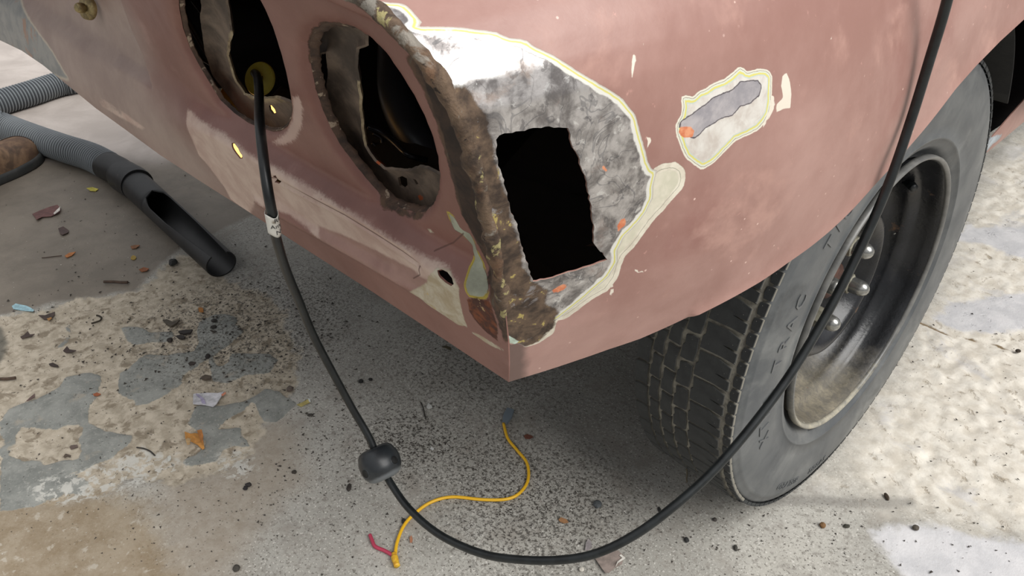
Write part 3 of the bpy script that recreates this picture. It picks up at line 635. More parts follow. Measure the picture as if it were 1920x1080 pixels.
# flap of torn steel inside the square cut-out and its return edges
def car_depth(u, v, dep): return CL+dep*rdir(u, v)
def sheet(name, pts, dep, mat, th=.0015, attrs=None, h=.004, warp=None):
    """flat-ish piece of sheet behind the panel: outline pixels on a plane parallel to the tail, dep metres in"""
    def hitp(u, v):
        d = rdir(u, v); t = (-.62+dep-.3*(CL[2]-.61)-CL[1])/(d[1]+.3*d[2]); q = CL+t*d; return np.array([q[0], q[2]])
    return hitp
def behind(dep):
    def hitp(u, v):
        d = rdir(u, v); t = (-.62+dep-.3*(CL[2]-.61)-CL[1])/(d[1]+.3*d[2]); q = CL+t*d; return np.array([q[0], q[2]])
    return hitp
def bracket(name, outline, holes, dep, edge_px, orange=(), bow=0., label=None):
    hp = behind(dep); Q = densify([hp(*p) for p in outline], .003, True, .0003); Hs = [densify([hp(*p) for p in h], .0015) for h in holes]
    qa = np.array(Q); IP = hexgrid(qa[:, 0].min(), qa[:, 0].max(), qa[:, 1].min(), qa[:, 1].max(), .0035)
    P, F = cdt_mesh(Q, Hs, IP); y = -.62+dep-.3*(P[:, 1]-.61)
    de = sd_poly(P, Q); y = y-.006*np.exp(-np.clip(de, 0, 1)/.004)+bow*0
    y = y+np.array([mnoise.noise(Vector((p[0]*40, 0, p[1]*40))) for p in P])*.0025
    P3_ = np.column_stack([P[:, 0], y, P[:, 1]]); F = fix_out(P3_, F, (0, -1, 0)); V_, F_ = shell(P3_, F, .002)
    e = -sd_line(P, [hp(*p) for p in edge_px])*1000+5
    og = np.max([sd_poly(P, [hp(*p) for p in q])*1000 for q in orange], axis=0) if orange else e*0-50
    o = mesh_obj(name, V_, F_, M_brkt, CAR, attrs=dict(edge=np.concatenate([e, e]), orange=np.concatenate([og, og])), auto=50)
    if label: o['label'] = label
    return o
bracket('lamp_bracket', [(386,-60),(386,0),(387,50),(397,100),(412,140),(432,170),(452,197),(472,225),(480,250),(480,285),(560,290),(575,240),(560,190),(532,180),(510,182),(490,182),(468,175),(452,150),(442,122),(436,100),(444,62),(442,38),(435,0),(430,-60)],
        [[(505,198),(510,197),(515,205),(516,213),(510,215),(505,207)]], .045, [(444,62),(436,100),(442,122),(452,150),(468,175),(500,184),(532,180)], label='curved steel flange inside the left lamp opening')
bracket('lamp_bracket', [(560,30),(700,50),(700,80),(683,86),(681,128),(683,156),(690,177),(686,205),(688,237),(697,269),(715,297),(732,313),(757,316),(785,315),(799,309),(815,311),(850,330),(840,430),(730,440),(718,392),(708,360),(687,336),(666,304),(648,258),(636,223),(627,181),(625,146),(627,93),(612,96),(606,120),(608,160),(600,180),(570,120)],
        [[(748,332),(755,330),(762,335),(763,347),(758,354),(751,348)], [(775,335),(782,336),(786,345),(780,346)]], .045, [(683,156),(690,177),(686,205),(688,237),(697,262)], [[(712,303),(720,300),(728,312),(722,318),(714,310)], [(780,368),(790,366),(792,374),(783,378)]], label='curved steel flange inside the right lamp opening')
# things glimpsed in the dark cavity
M_inw = material('dark_wire', (26, 30, 36), .3); M_bluegrey = material('blue_grey_plastic', (96, 116, 140), .5); M_ystrip = material('yellow_strip', (150, 130, 50), .7)
def cpath(pts): return crom([car_depth(*p) for p in pts], 8)
for pts, r in (([(600,212,.74),(620,215,.75),(640,224,.77),(665,232,.78)], .0012), ([(690,238,.80),(715,248,.80),(740,268,.79),(765,290,.77),(800,300,.78)], .003), ([(595,200,.78),(625,222,.82),(660,262,.80)], .002),
               ([(335,10,.80),(365,60,.82),(395,110,.83),(420,150,.82)], .003), ([(360,0,.84),(390,40,.84),(415,80,.84)], .002), ([(340,95,.84),(380,112,.84),(410,130,.83)], .002), ([(700,250,.84),(716,262,.84),(712,280,.84),(698,268,.84)], .002)):
    Vv, Fv = tube(cpath(pts), r, 8); mesh_obj('wire', Vv, Fv, M_inw, CAR)
Vv, Fv = tube(cpath([(742,60,.90),(740,110,.88),(742,170,.86),(760,225,.85),(790,270,.84),(830,310,.84)]), .019, 20); mesh_obj('inner_hose', Vv, Fv, material('inner_hose_rubber', (40, 48, 54), .4), CAR)
def slab(name, pts, mat, parent, th=.003, smooth=False, **k):
    """pts: 3D outline; extruded along its normal to a real thickness"""
    P = np.array(pts); c = P.mean(0); nrm = np.zeros(3)
    for i in range(len(P)): nrm += np.cross(P[i]-c, P[(i+1) % len(P)]-c)
    nrm /= np.linalg.norm(nrm)
    if nrm@(-FW) < 0: nrm = -nrm
    n = len(P); V_ = list(P)+list(P-nrm*th); F_ = [tuple(range(n)), tuple(range(2*n-1, n-1, -1))]+[(i, i+n, (i+1) % n+n, (i+1) % n) for i in range(n)]
    return mesh_obj(name, V_, F_, mat, parent, smooth=smooth, **k)
slab('yellow_strip', [car_depth(*p) for p in ((405,190,.80),(418,162,.80),(440,188,.79),(455,204,.78),(440,206,.78),(425,200,.79))], M_ystrip, CAR)
slab('blue_grey_cover', [car_depth(*p) for p in ((390,172,.82),(402,166,.82),(416,165,.82),(408,185,.82),(398,183,.82))], M_bluegrey, CAR)
slab('blue_grey_cover', [car_depth(*p) for p in ((700,278,.84),(718,280,.84),(738,292,.84),(746,310,.84),(720,305,.84),(704,292,.84))], M_bluegrey, CAR)
slab('torn_flap', [car_depth(*p) for p in ((1096,462,.635),(1112,455,.63),(1125,462,.625),(1140,484,.62),(1128,482,.625),(1112,476,.635))], M_edge, CAR, .002)['label'] = 'dark bent flap of torn steel in the lower corner of the square cut-out'
# stud and washer at upper left of the tail
sp_ = REAR.hit(165, 16); q = rear_fn(np.array([sp_[0]]), np.array([sp_[1]]))[0]
st = MB(); st.add(revolve([(0, -.014), (.0045, -.014), (.0055, -.012), (.0055, -.006), (.003, -.006), (.003, .004)], 12, 'z'))
st.add(revolve([(.0, -.004), (.012, -.003), (.0125, 0.), (.0125, .002)], 24, 'z'))
o = st.obj('stud', material('brassy_stud', ((120, 106, 76), (176, 158, 112), 120), .5, metal=.6), CAR); o.location = q; o.rotation_euler = (math.radians(-90-17), 0, math.radians(20))
# rest of the body shell: deck, far side, underside, floor of the cavity
dk = []; Fd = []
g = np.linspace(0, 2.4, 40)
for a in g:
    p = side_fn(np.array([a]), np.array([1.1]))[0]
    for t in np.linspace(0, 1, 8): dk.append((p[0]+(-1.42-p[0])*t, p[1] if a > 0 else p[1]+.0*t, p[2]-.02*t*t))
for i in range(len(g)-1):
    for j in range(7): Fd.append((i*8+j, i*8+j+1, (i+1)*8+j+1, (i+1)*8+j))
mesh_obj('deck_panel', dk, Fd, material('rose_deck_paint', ROSE, .45), CAR)
Lx = -1.42; y0 = float(yL(.52))+.02
mesh_obj('left_side_panel', [(Lx, y0, .45), (Lx, 1.8, .36), (Lx, 1.8, .9), (Lx, y0-.1, .80)], [(0, 1, 2, 3)], material('rose_side_paint', ROSE, .45), CAR, smooth=False)
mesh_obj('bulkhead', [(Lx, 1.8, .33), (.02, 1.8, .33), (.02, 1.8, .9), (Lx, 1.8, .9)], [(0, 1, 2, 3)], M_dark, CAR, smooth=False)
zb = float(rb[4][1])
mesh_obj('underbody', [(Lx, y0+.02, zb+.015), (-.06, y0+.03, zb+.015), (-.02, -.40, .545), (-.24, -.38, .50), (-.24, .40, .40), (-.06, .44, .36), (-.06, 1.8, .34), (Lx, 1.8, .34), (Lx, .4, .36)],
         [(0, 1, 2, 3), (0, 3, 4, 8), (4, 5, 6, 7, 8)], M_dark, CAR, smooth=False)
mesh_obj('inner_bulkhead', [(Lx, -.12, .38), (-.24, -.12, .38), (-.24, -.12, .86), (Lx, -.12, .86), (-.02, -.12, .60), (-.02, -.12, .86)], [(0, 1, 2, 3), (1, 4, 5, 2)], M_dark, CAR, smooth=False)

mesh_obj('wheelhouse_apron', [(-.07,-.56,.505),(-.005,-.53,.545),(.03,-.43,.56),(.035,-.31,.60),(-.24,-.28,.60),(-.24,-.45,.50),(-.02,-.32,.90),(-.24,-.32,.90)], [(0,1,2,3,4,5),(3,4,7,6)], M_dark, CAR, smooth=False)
# ------------------------------------------------------------------ wheel
seg = 180
half = [(.1765, -.016), (.1835, -.0125), (.189, -.0060), (.1955, -.0005), (.2035, .0025), (.2045, .0041), (.2065, .0041), (.2075, .0029), (.222, .0048), (.240, .0055), (.258, .0052), (.270, .0038), (.281, .0015), (.2845, .0013), (.2855, .0003), (.291, -.001), (.2955, -.004), (.2970, -.010)]
mir = [(r, -.131-h) for r, h in half[::-1]]
prof = half+[(.2990, -.0125), (.3004, -.03), (.3006, -.065), (.3004, -.10), (.2990, -.1285)]+mir
Vt, Ft = revolve(prof, seg); ZC = .302
Vt = np.array(Vt)+[0, 0, ZC]; rr_ = np.hypot(Vt[:, 1], Vt[:, 2]-ZC)
tyre = mesh_obj('tyre', Vt, Ft, M_tyre, CAR, attrs=dict(groove=(rr_ > .2968).astype(float)))
tyre['label'] = 'weathered grey-black tyre with dusty blocky tread'
def block_mesh(name, pts, r0, r1, inset=.0006):
    """pts: outline in (x, arc metres)"""
    V_ = []; n = len(pts); P = np.array(pts); c = P.mean(0)
    for r, k in ((r0, 0), (r1-.0008, 0), (r1, inset)):
        for p in P:
            d = c-p; q = p+d/np.linalg.norm(d)*k; th = q[1]/.303; V_.append((q[0], r*math.sin(th), r*math.cos(th)))
    th = c[1]/.303; V_.append((c[0], r1*math.sin(th), r1*math.cos(th)))
    F_ = []
    for l in range(2):
        for i in range(n): j = (i+1) % n; F_.append((l*n+i, l*n+j, (l+1)*n+j, (l+1)*n+i))
    for i in range(n): F_.append((2*n+i, 2*n+(i+1) % n, 3*n))
    me = bpy.data.meshes.new(name); me.from_pydata(V_, [], F_); me.materials.append(M_tread)
    at = me.attributes.new('side', 'FLOAT', 'POINT'); at.data.foreach_set('value', [1.]*n+[.35]*n+[0.]*(n+1))
    me.validate(); me.update(); return me
NP = 56; pt = 2*PI*.303/NP; g_ = .0032
z_ = pt/2-g_/2
rows = [([(-.013,-z_*.95),(-.0135,-z_*.22),(-.031,-z_*.05),(-.0150,z_*.02),(-.0150,z_*.85),(-.030,z_*1.08),(-.054,z_*.97),(-.0525,.1*z_),(-.055,-.1*z_),(-.055,-z_*1.0),(-.030,-z_*.92)], .303, 0.),
        ([(-.058,-z_*.9),(-.0565,0),(-.058,z_*.95),(-.066,z_),(-.073,z_*.85),(-.0725,.2*z_),(-.0745,0),(-.0745,-z_),(-.066,-z_*1.02)], .3032, .35),
        ([(-.0775,-z_),(-.0785,0),(-.0765,z_),(-.083,z_*.96),(-.091,z_),(-.091,.1*z_),(-.0925,-.1*z_),(-.0925,-z_*.95)], .3032, .7),
        ([(-.0955,-z_),(-.0965,0),(-.095,z_),(-.101,z_*.96),(-.107,z_),(-.107,.1*z_),(-.1085,-.1*z_),(-.1085,-z_*.95)], .3032, .05),
        ([(-.112,-z_),(-.1125,0),(-.1115,z_),(-.120,z_*1.05),(-.129,z_*.9),(-.1295,0),(-.129,-z_),(-.120,-z_*.95)], .3025, .45),
        ([(-.0015,-z_*.44),(-.0015,z_*.44),(-.006,z_*.46),(-.0105,z_*.40),(-.0115,0),(-.0100,-z_*.45),(-.006,-z_*.46)], .3002, .0)]
rest = MB()
camv = CL-np.array([0, 0, ZC])
vis = []
for ri, (pts, r1, ph) in enumerate(rows):
    me = block_mesh('tread_block', pts, .2955, r1); cnt = NP*2 if ri == 5 else NP; xm = np.mean([p[0] for p in pts])
    for k in range(cnt):
        th = 2*PI*(k+ph)/cnt; nrm = np.array([0, math.sin(th), math.cos(th)]); P = np.array([xm, .303*nrm[1], .303*nrm[2]])
        f = (camv-P)@nrm/np.linalg.norm(camv-P); q = P+np.array([0, 0, ZC])-CL; dpt = q@FW; u = 960+FPX*(q@RT)/dpt; v = 540-FPX*(q@UP)/dpt
        vis.append((f if (-20 < u < 1940 and v > 380 and u > 1150) else f-5, ri, th, me))
vis.sort(key=lambda t: -t[0]); seen = {(t[1], round(t[2], 5)) for t in vis[:260] if t[0] > .03}
for f, ri, th, me in vis:
    if (ri, round(th, 5)) in seen:
        o = bpy.data.objects.new('tread_block', me); COL.objects.link(o); o.parent = tyre; o.location = (0, 0, ZC); o.rotation_euler = (-th, 0, 0)
    else:
        Mx = Matrix.Translation((0, 0, ZC)) @ Matrix.Rotation(-th, 4, 'X'); rest.add(([v.co for v in me.vertices], [p.vertices for p in me.polygons]), Mx)
tag(rest.obj('tread_blocks', M_tread, tyre, smooth=False), 'remaining tread blocks round the far side of the tyre', kind='stuff')
# moulded lettering on the side wall
hx = [p[1] for p in half][2:]; hr = [p[0] for p in half][2:]
def letter(txt, ang0, r, size, mat, name, spacing=1.0, outward=True, lift=.0009, shear=0.):
    cu = bpy.data.curves.new('t', 'FONT'); cu.body = txt; cu.size = size; cu.extrude = .0004; cu.resolution_u = 2; cu.space_character = spacing; cu.shear = shear
    to = bpy.data.objects.new('t', cu); COL.objects.link(to); dg = bpy.context.evaluated_depsgraph_get(); dg.update()
    me = bpy.data.meshes.new_from_object(to.evaluated_get(dg)); bpy.data.objects.remove(to)
    V_ = []
    for v in me.vertices:
        rad_ = r+v.co.y if outward else r-v.co.y
        th = ang0+(v.co.x/r if outward else -v.co.x/r)
        x = float(np.interp(rad_, hr, hx))+lift+v.co.z
        # seen from outside (+x), clockwise is towards +y at the top
        V_.append((x, rad_*math.sin(th), ZC+rad_*math.cos(th)))
    o = mesh_obj(name, V_, [tuple(p.vertices) for p in me.polygons], mat, tyre, smooth=False); return o
D = math.radians
for w_, a_ in (('XTRA', -112), ('TRAC', -84), ('TION', -52)): letter(w_, D(a_), .236, .026, M_tyre2, 'raised_lettering', 1.5, lift=.0007)
letter('STEEL', D(-178), .262, .016, M_tyre2, 'raised_lettering', 1.3, lift=.0006); letter('BELTED', D(-160), .262, .016, M_tyre2, 'raised_lettering', 1.3, lift=.0006)
letter('MAX LOAD 505 KG', D(150), .1925, .0065, M_tyre2, 'small_raised_lettering', 1.15, outward=False, lift=.0005)
letter('TUBELESS RADIAL', D(205), .1925, .0065, M_tyre2, 'small_raised_lettering', 1.15, outward=False, lift=.0005)
# steel rim
profR = [(.1775, -.0010), (.1790, .0022), (.1815, .0045), (.1836, .0038), (.1842, .000), (.1842, -.004)]
Vr, Fr = revolve(profR[::-1], 128); Vr = np.array(Vr)+[0, 0, ZC]
def dust(V_): V_ = np.asarray(V_); return np.clip((-(V_[:, 2]-ZC)-.4*V_[:, 1])/.17, 0, 1)
rim = mesh_obj('wheel_rim', Vr, Fr, M_lip, CAR, attrs=dict(dust=dust(Vr))); rim.modifiers.new('t', 'SOLIDIFY').thickness = .0015
rim['label'] = 'black steel wheel rim with rusty dust-filled barrel and acorn nuts'
profD = [(.1776, -.0012), (.1765, -.0045), (.1752, -.014), (.1742, -.028), (.1715, -.033), (.1660, -.037), (.1645, -.046), (.163, -.056), (.156, -.066), (.1485, -.074), (.1455, -.090), (.140, -.098), (.128, -.098), (.118, -.088), (.1115, -.070), (.108, -.054), (.103, -.042), (.097, -.036), (.091, -.0365), (.085, -.043), (.078, -.056), (.072, -.063), (.066, -.066), (.040, -.066), (.030, -.064), (.029, -.070)]
Vd, Fd = revolve(profD, 128); Vd = np.array(Vd)+[0, 0, ZC]
rd = np.hypot(Vd[:, 1], Vd[:, 2]-ZC)
disc = mesh_obj('wheel_disc', Vd, Fd, M_rim, rim, attrs=dict(dust=dust(Vd)*np.where(rd > .12, 1.1, .5)), auto=60)
slot = []
for k in range(10):
    a = 2*PI*(k+.3)/10; V_, F_ = revolve([(.0, .001), (.007, .001), (.0075, -.004)], 14, 'z')
    Mx = Matrix.Translation((0, 0, ZC)) @ Matrix.Rotation(-a, 4, 'X') @ Matrix.Translation((-.0735, 0, .1075)) @ Matrix.Rotation(D(60), 4, 'Y') @ Matrix.Diagonal((.6, 2.0, 1, 1))
    o = MB().add((V_, F_), Mx).obj('vent_slot', M_dark, rim)
V_, F_ = revolve([(0, -.036), (.018, -.036), (.024, -.040), (.0275, -.05), (.0285, -.072)], 40); V_ = np.array(V_)+[-.012, 0, ZC]
mesh_obj('hub', V_, F_, M_hub, rim)
def nut():
    m = MB(); V_ = []; F_ = []
    n = 6
    for h, r in ((0, .0140), (.0180, .0140), (.0195, .0120)):
        for i in range(n): a = PI/3*i; V_.append((h, r*math.sin(a), r*math.cos(a)))
    for l in range(2):
        for i in range(n): j = (i+1) % n; F_.append((l*n+i, (l+1)*n+i, (l+1)*n+j, l*n+j))
    F_.append(tuple(range(12, 18))); m.add((V_, F_)); return m
Rn = .05; PHI = .453
nutm = None
for k in range(4):
    a = PHI+k*PI/2; pos = (-.064, Rn*math.sin(a), ZC+Rn*math.cos(a))
    if nutm is None:
        nutm = nut().obj('lug_nut', M_nut, rim, smooth=False)
        n_o = nutm; nutm.location = pos; nutm.rotation_euler = (.3, 0, 0)
    else:
        n_o = nutm.copy(); COL.objects.link(n_o); n_o.location = pos; n_o.rotation_euler = (.7*k, 0, 0)
V_, F_ = [], []
dm = MB()
for k in range(4):
    a = PHI+k*PI/2; Mx = Matrix.Translation((-.064, Rn*math.sin(a), ZC+Rn*math.cos(a)))
    MB().add(revolve([(.0108, .0190), (.0108, .029), (.0103, .0340), (.0085, .0385), (.0055, .0415), (.0025, .0428), (.0002, .0431)], 24), Mx).obj('nut_dome', M_nutd, rim)
def plane_x(u, v, X): d = rdir(u, v); return CL+(X-CL[0])/d[0]*d
va = plane_x(1686, 324, -.062); vb = plane_x(1714, 353, -.030)
V_, F_ = tube(crom([va, va*.5+vb*.5, va*.15+vb*.85, vb], 5), [.0065]*6+[.0058]*6+[.0052]*4, 16)
mesh_obj('valve_stem', V_, F_, M_black, rim)

# ------------------------------------------------------------------ black cord
cpx = [(476,136,.775),(482,142,.745),(485,160,.70),(486,190,.655),(487,230,.612),(493,290,.596),(501,350,.592),(510,400,.60),(519,450,.625),(536,505,.675),(560,563,.735),(588,630,.79),(622,695,.825),(660,765,.85),(692,820,.862),(712,868,.865),(735,910,.858),(770,957,.84),(825,1003,.81),(900,1037,.775),(970,1049,.745),(1050,1050,.72),(1120,1037,.705),(1190,1003,.695),(1260,952,.69),(1330,890,.69),(1405,805,.69),(1483,700,.69),(1555,580,.685),(1618,455,.675),(1668,340,.66),(1708,225,.645),(1742,115,.62),(1776,0,.59),(1800,-120,.56),(1815,-260,.53)]
base = depthp(712, 868, .865); base[2] = 0
cord = empty('power_cord', base, 'long black cord hanging from the left lamp opening past the tyre', 'cord')
path = crom([depthp(*p) for p in cpx], 8)-base
V_, F_ = tube(path, .0040, 16); mesh_obj('cable', V_, F_, M_black, cord)
def frame_at(P, T):
    T = Vector(T).normalized(); return Matrix.Translation(Vector(P)) @ T.to_track_quat('Z', 'Y').to_matrix().to_4x4()
k0 = 15*8; T0 = path[k0+3]-path[k0-3]
Mb = frame_at(path[k0]+(0, 0, 0), T0)
prof = [(.0045, -.0175), (.012, -.0178), (.0165, -.0165), (.0195, -.013), (.0222, -.006), (.0228, -.001), (.0226, .001), (.0228, .003), (.0215, .009), (.0180, .0150), (.013, .0178), (.0045, .0180)]
V_, F_ = revolve(prof, 64, 'z'); V_ = np.array([tuple(Mb @ Vector(v)) for v in V_])
ball = mesh_obj('cord_stopper', V_, F_[:], M_ball, cord, attrs=dict(scuff=[.9 if (i % 12) > 8 else 0 for i in range(len(V_))]), auto=40)
ball['label'] = 'black round plastic stopper with screw recesses clamped on the cord'
inv_ = Mb.inverted(); cdirl = (inv_ @ Vector(CW-base))
for px in ((748,882), (690,898)):
    d = (inv_.to_3x3() @ Vector(rdir(*px))).normalized(); o_ = inv_ @ Vector(CW-base)
    a_ = d.x*d.x+d.y*d.y; b_ = 2*(o_.x*d.x+o_.y*d.y); c_ = o_.x**2+o_.y**2-.0222**2; pass; dis = b_*b_-4*a_*c_
    t = (-b_-math.sqrt(dis))/(2*a_) if dis > 0 else -b_/(2*a_)
    h = o_+d*t; h.z = max(-.003, min(.003, h.z)); az = math.atan2(h.y, h.x)
    Mh = Mb @ Matrix.Translation((0, 0, h.z)) @ Matrix.Rotation(az, 4, 'Z') @ Matrix.Rotation(PI/2, 4, 'Y')
    m = MB().add(revolve([(.0040, .0216), (.0044, .0229), (.0050, .0229), (.0056, .020)], 20, 'z'), Mh); m.obj('recess_rim', M_ball, cord)
    MB().add(revolve([(.0001, .0232), (.0042, .0232), (.0043, .0225)], 20, 'z'), Mh).obj('screw_recess', M_tub, cord)
# label wrapped round the cord
k1 = 8*8-5; seg_ = path[k1-8:k1+9]; 
V_ = []; F_ = []; Mq = frame_at(path[k1], path[k1+4]-path[k1-4]); ax = Mq.to_3x3()
cl = (Mq.inverted() @ Vector(CW-base)); a0 = math.atan2(cl.y, cl.x)
nA = 22; nH = 9
for i in range(nA+1):
    a = a0-2.0+4.6*i/nA
    for j in range(nH+1):
        h = -.0105+.021*j/nH+.0015*math.sin(a*2.3); rr2 = .0046+(.0006*max(0, i-nA+5)); V_.append(tuple(Mq @ Vector((rr2*math.cos(a), rr2*math.sin(a), h))))
for i in range(nA):
    for j in range(nH): F_.append((i*(nH+1)+j, (i+1)*(nH+1)+j, (i+1)*(nH+1)+j+1, i*(nH+1)+j+1))
lab = mesh_obj('paper_label', V_, F_, M_white, cord); lab.modifiers.new('t', 'SOLIDIFY').thickness = .0002; lab['label'] = 'torn white paper label with black print wrapped round the cord'
def wraptext(txt, size, h0, off):
    cu = bpy.data.curves.new('t', 'FONT'); cu.body = txt; cu.size = size; cu.resolution_u = 2
    to = bpy.data.objects.new('t', cu); COL.objects.link(to); dg = bpy.context.evaluated_depsgraph_get(); dg.update()
    me = bpy.data.meshes.new_from_object(to.evaluated_get(dg)); bpy.data.objects.remove(to)
    bm = bmesh.new(); bm.from_mesh(me); bmesh.ops.triangulate(bm, faces=bm.faces); V2 = []
    for v in bm.verts:
        a = a0+(v.co.x+off)/.0049*sgn; V2.append(tuple(Mq @ Vector((.0049*math.cos(a), .0049*math.sin(a), (h0+v.co.y)*hs))))
    mesh_obj('label_print', V2, [tuple(v.index for v in f.verts) for f in bm.faces], M_ink, lab, smooth=False); bm.free()
zdir = ax @ Vector((0, 0, 1)); hs = 1 if zdir.dot(Vector(UP)) > 0 else -1
adir = ax @ Vector((-math.sin(a0), math.cos(a0), 0)); sgn = 1 if adir.dot(Vector(RT)) > 0 else -1
wraptext('RE', .0062, .0045, .0005); wraptext('Amp', .0058, -.0015, -.003); wraptext('NC', .0062, -.0085, .0005)
# yellow disc the cord comes through
dc = depthp(487, 148, .765)-base; nd = Vector(-FW*.8+np.array([-.1, -.35, .1])).normalized()
Md = Matrix.Translation(Vector(dc)) @ nd.to_track_quat('Z', 'Y').to_matrix().to_4x4()
dob = MB().add(revolve([(.004, .0), (.0045, .0012), (.0075, .0015), (.0085, .0006), (.0150, .0008), (.0158, .0014), (.0165, .0), (.0160, -.002), (.004, -.0025)], 40, 'z'), Md).obj('yellow_disc', M_gold, cord, auto=50)
dob['label'] = 'yellow rubber disc where the cord leaves the lamp opening'
# made-up warm lamp added inside the body to glow through the holes
lp = depthp(475, 246, .845); lamp = empty('inspection_lamp', lp, 'small warm lamp glowing inside the body, seen through the ledge and bracket holes', 'lamp')
la = depthp(438, 286, .83)-lp; lb = depthp(512, 206, .86)-lp
V_, F_ = tube(crom([la, (la+lb)/2, lb], 6), .009, 14); mesh_obj('glowing_tube', V_, F_, emis('warm_glow', (255, 186, 96), 3.), lamp)
V_, F_ = tube(crom([lb, lb+(lb-la)*.2, lb+(lb-la)*.4], 4), .011, 14); mesh_obj('lamp_handle', V_, F_, M_dark, lamp)
pl = bpy.data.lights.new('lamp_light', 'POINT'); pl.energy = .02; pl.color = (1, .62, .3); pl.shadow_soft_size = .01
po = bpy.data.objects.new('lamp_light', pl); COL.objects.link(po); po.parent = lamp; po.location = depthp(455, 215, .80)-lp

# ------------------------------------------------------------------ loose wire on the floor
wb = floorp(900, 940)
wire = empty('loose_wire', wb, 'thin yellow wire with a short red tail lying in a curve on the floor', 'wire')
yp = [(741,1046),(745,1020),(757,990),(776,968),(808,945),(848,935),(905,940),(950,939),(975,927),(990,903),(988,872),(970,848),(952,825),(944,797)]
V_, F_ = tube(crom([floorp(*p)+[0, 0, .0035] for p in yp], 8)-wb, .0023, 10); mesh_obj('yellow_lead', V_, F_, M_yel, wire)
V_, F_ = tube(crom([floorp(*p)+[0, 0, .0035] for p in ((739,1046),(722,1036),(704,1028),(698,1016),(694,1006))], 8)-wb, .0025, 10); mesh_obj('red_lead', V_, F_, M_pink, wire)
V_, F_ = tube(crom([floorp(*p)+[0, 0, .005] for p in ((739,1042),(741,1052),(745,1066))], 6)-wb, [.0032]*4+[.0045]*5+[.004]*4, 12); mesh_obj('crimp_sleeve', V_, F_, M_yeltape, wire)
slab('spade_sleeve', [floorp(*p)+[0, 0, .006]-wb for p in ((942,796),(944,782),(951,769),(964,773),(960,785),(950,798))], M_clear, wire, .005)
# ------------------------------------------------------------------ vacuum hose
hb = floorp(60, 240)
hose = empty('vacuum_hose', hb, 'grey ribbed vacuum hose with a black slanted nozzle on the floor', 'vacuum hose')
HR = .036
hp = [floorp(-160, 238, HR), floorp(-100, 216, HR), floorp(-40, 226, HR), floorp(0, 234, HR), floorp(60, 257, HR), floorp(120, 278, HR), floorp(170, 294, HR), floorp(205, 312, HR)]
hp2 = [floorp(150, 150, HR), floorp(110, 158, HR), floorp(60, 174, HR), floorp(0, 192, HR), floorp(-60, 212, HR), floorp(-200, 245, HR), floorp(-330, 300, HR)]
def ribbed(path_pts, start_trim=0):
    c = crom(path_pts, 60); d = np.concatenate([[0], np.cumsum(np.linalg.norm(np.diff(c, axis=0), axis=1))]); n = int(d[-1]/.0015)
    s_ = np.linspace(0, d[-1], n); P = np.column_stack([np.interp(s_, d, c[:, k]) for k in range(3)])
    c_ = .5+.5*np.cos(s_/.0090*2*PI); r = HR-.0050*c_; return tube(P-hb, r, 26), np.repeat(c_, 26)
ext = [floorp(-330, 300, HR), floorp(-420, 330, HR), floorp(-420, 380, HR), floorp(-330, 330, HR)]
hp = [floorp(240, 128, HR)]+hp2[:4]+[floorp(-70, 214, HR), floorp(-150, 245, HR), floorp(-240, 258, HR), floorp(-300, 232, HR), floorp(-255, 196, HR+.02), floorp(-160, 186, HR+.05), floorp(-75, 206, HR+.07), floorp(0, 234, HR+.01)]+hp[4:]
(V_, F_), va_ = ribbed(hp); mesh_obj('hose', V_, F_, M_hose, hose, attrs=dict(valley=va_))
def ptube(name, pts, rads, mat, seg_=32, flat=1.):
    V_, F_ = tube(crom(pts, 6)-hb, np.interp(np.linspace(0, len(pts)-1, (len(pts)-1)*6+1), range(len(pts)), rads), seg_)
    return mesh_obj(name, V_, F_, mat, hose, auto=35)
ptube('hose_cuff', [floorp(198, 310, HR), floorp(208, 314, HR), floorp(225, 322, HR), floorp(235, 330, HR)], [.034, .035, .034, .032], M_noz)
ptube('collar', [floorp(226, 324, HR), floorp(232, 330, HR), floorp(250, 341, HR), floorp(258, 347, HR)], [.030, .038, .039, .0375], M_noz)
a = floorp(252, 344, HR*.95); b = floorp(415, 495, HR*.75); ax_ = (b-a)/np.linalg.norm(b-a); sd_ = np.cross(ax_, [0, 0, 1.]); sd_ /= np.linalg.norm(sd_); up_ = np.cross(sd_, ax_)
L_ = np.linalg.norm(b-a); V_ = []; F_ = []; ns = 40; seg_ = 36
# open scooped nozzle: a tube whose upper side is cut away along a slant
th_ = .003
def noz_pt(s, ang, off):
    r = (.0345-.0035*s)-off; return a+ax_*L_*s+sd_*math.sin(ang)*r*1.0+up_*math.cos(ang)*r*(1-.12*s)-hb
for i in range(ns+1):
    s = i/ns
    cut = 0.
    if s > .28: cut = min(1.05, .25+1.4*math.sqrt(max(0, (s-.28)/.25))) if s < .55 else max(.55, 1.05-(s-.55)*1.1)
    for off in (0, th_):
        for j in range(seg_+1):
            ang = cut+(2*PI-2*cut)*j/seg_; V_.append(noz_pt(s, ang, off))
m_ = seg_+1
for i in range(ns):
    for j in range(seg_):
        A = (2*i)*m_+j; B = (2*i+2)*m_+j; F_.append((A, A+1, B+1, B)); A += m_; B += m_; F_.append((A, B, B+1, A+1))
    for j in (0, seg_): A = 2*i*m_+j; F_.append((A, A+m_, A+3*m_, A+2*m_))
for i in (0, ns):
    for j in range(seg_): A = 2*i*m_+j; F_.append((A, A+1, A+1+m_, A+m_))
mesh_obj('nozzle', V_, F_, M_noz, hose, auto=40)
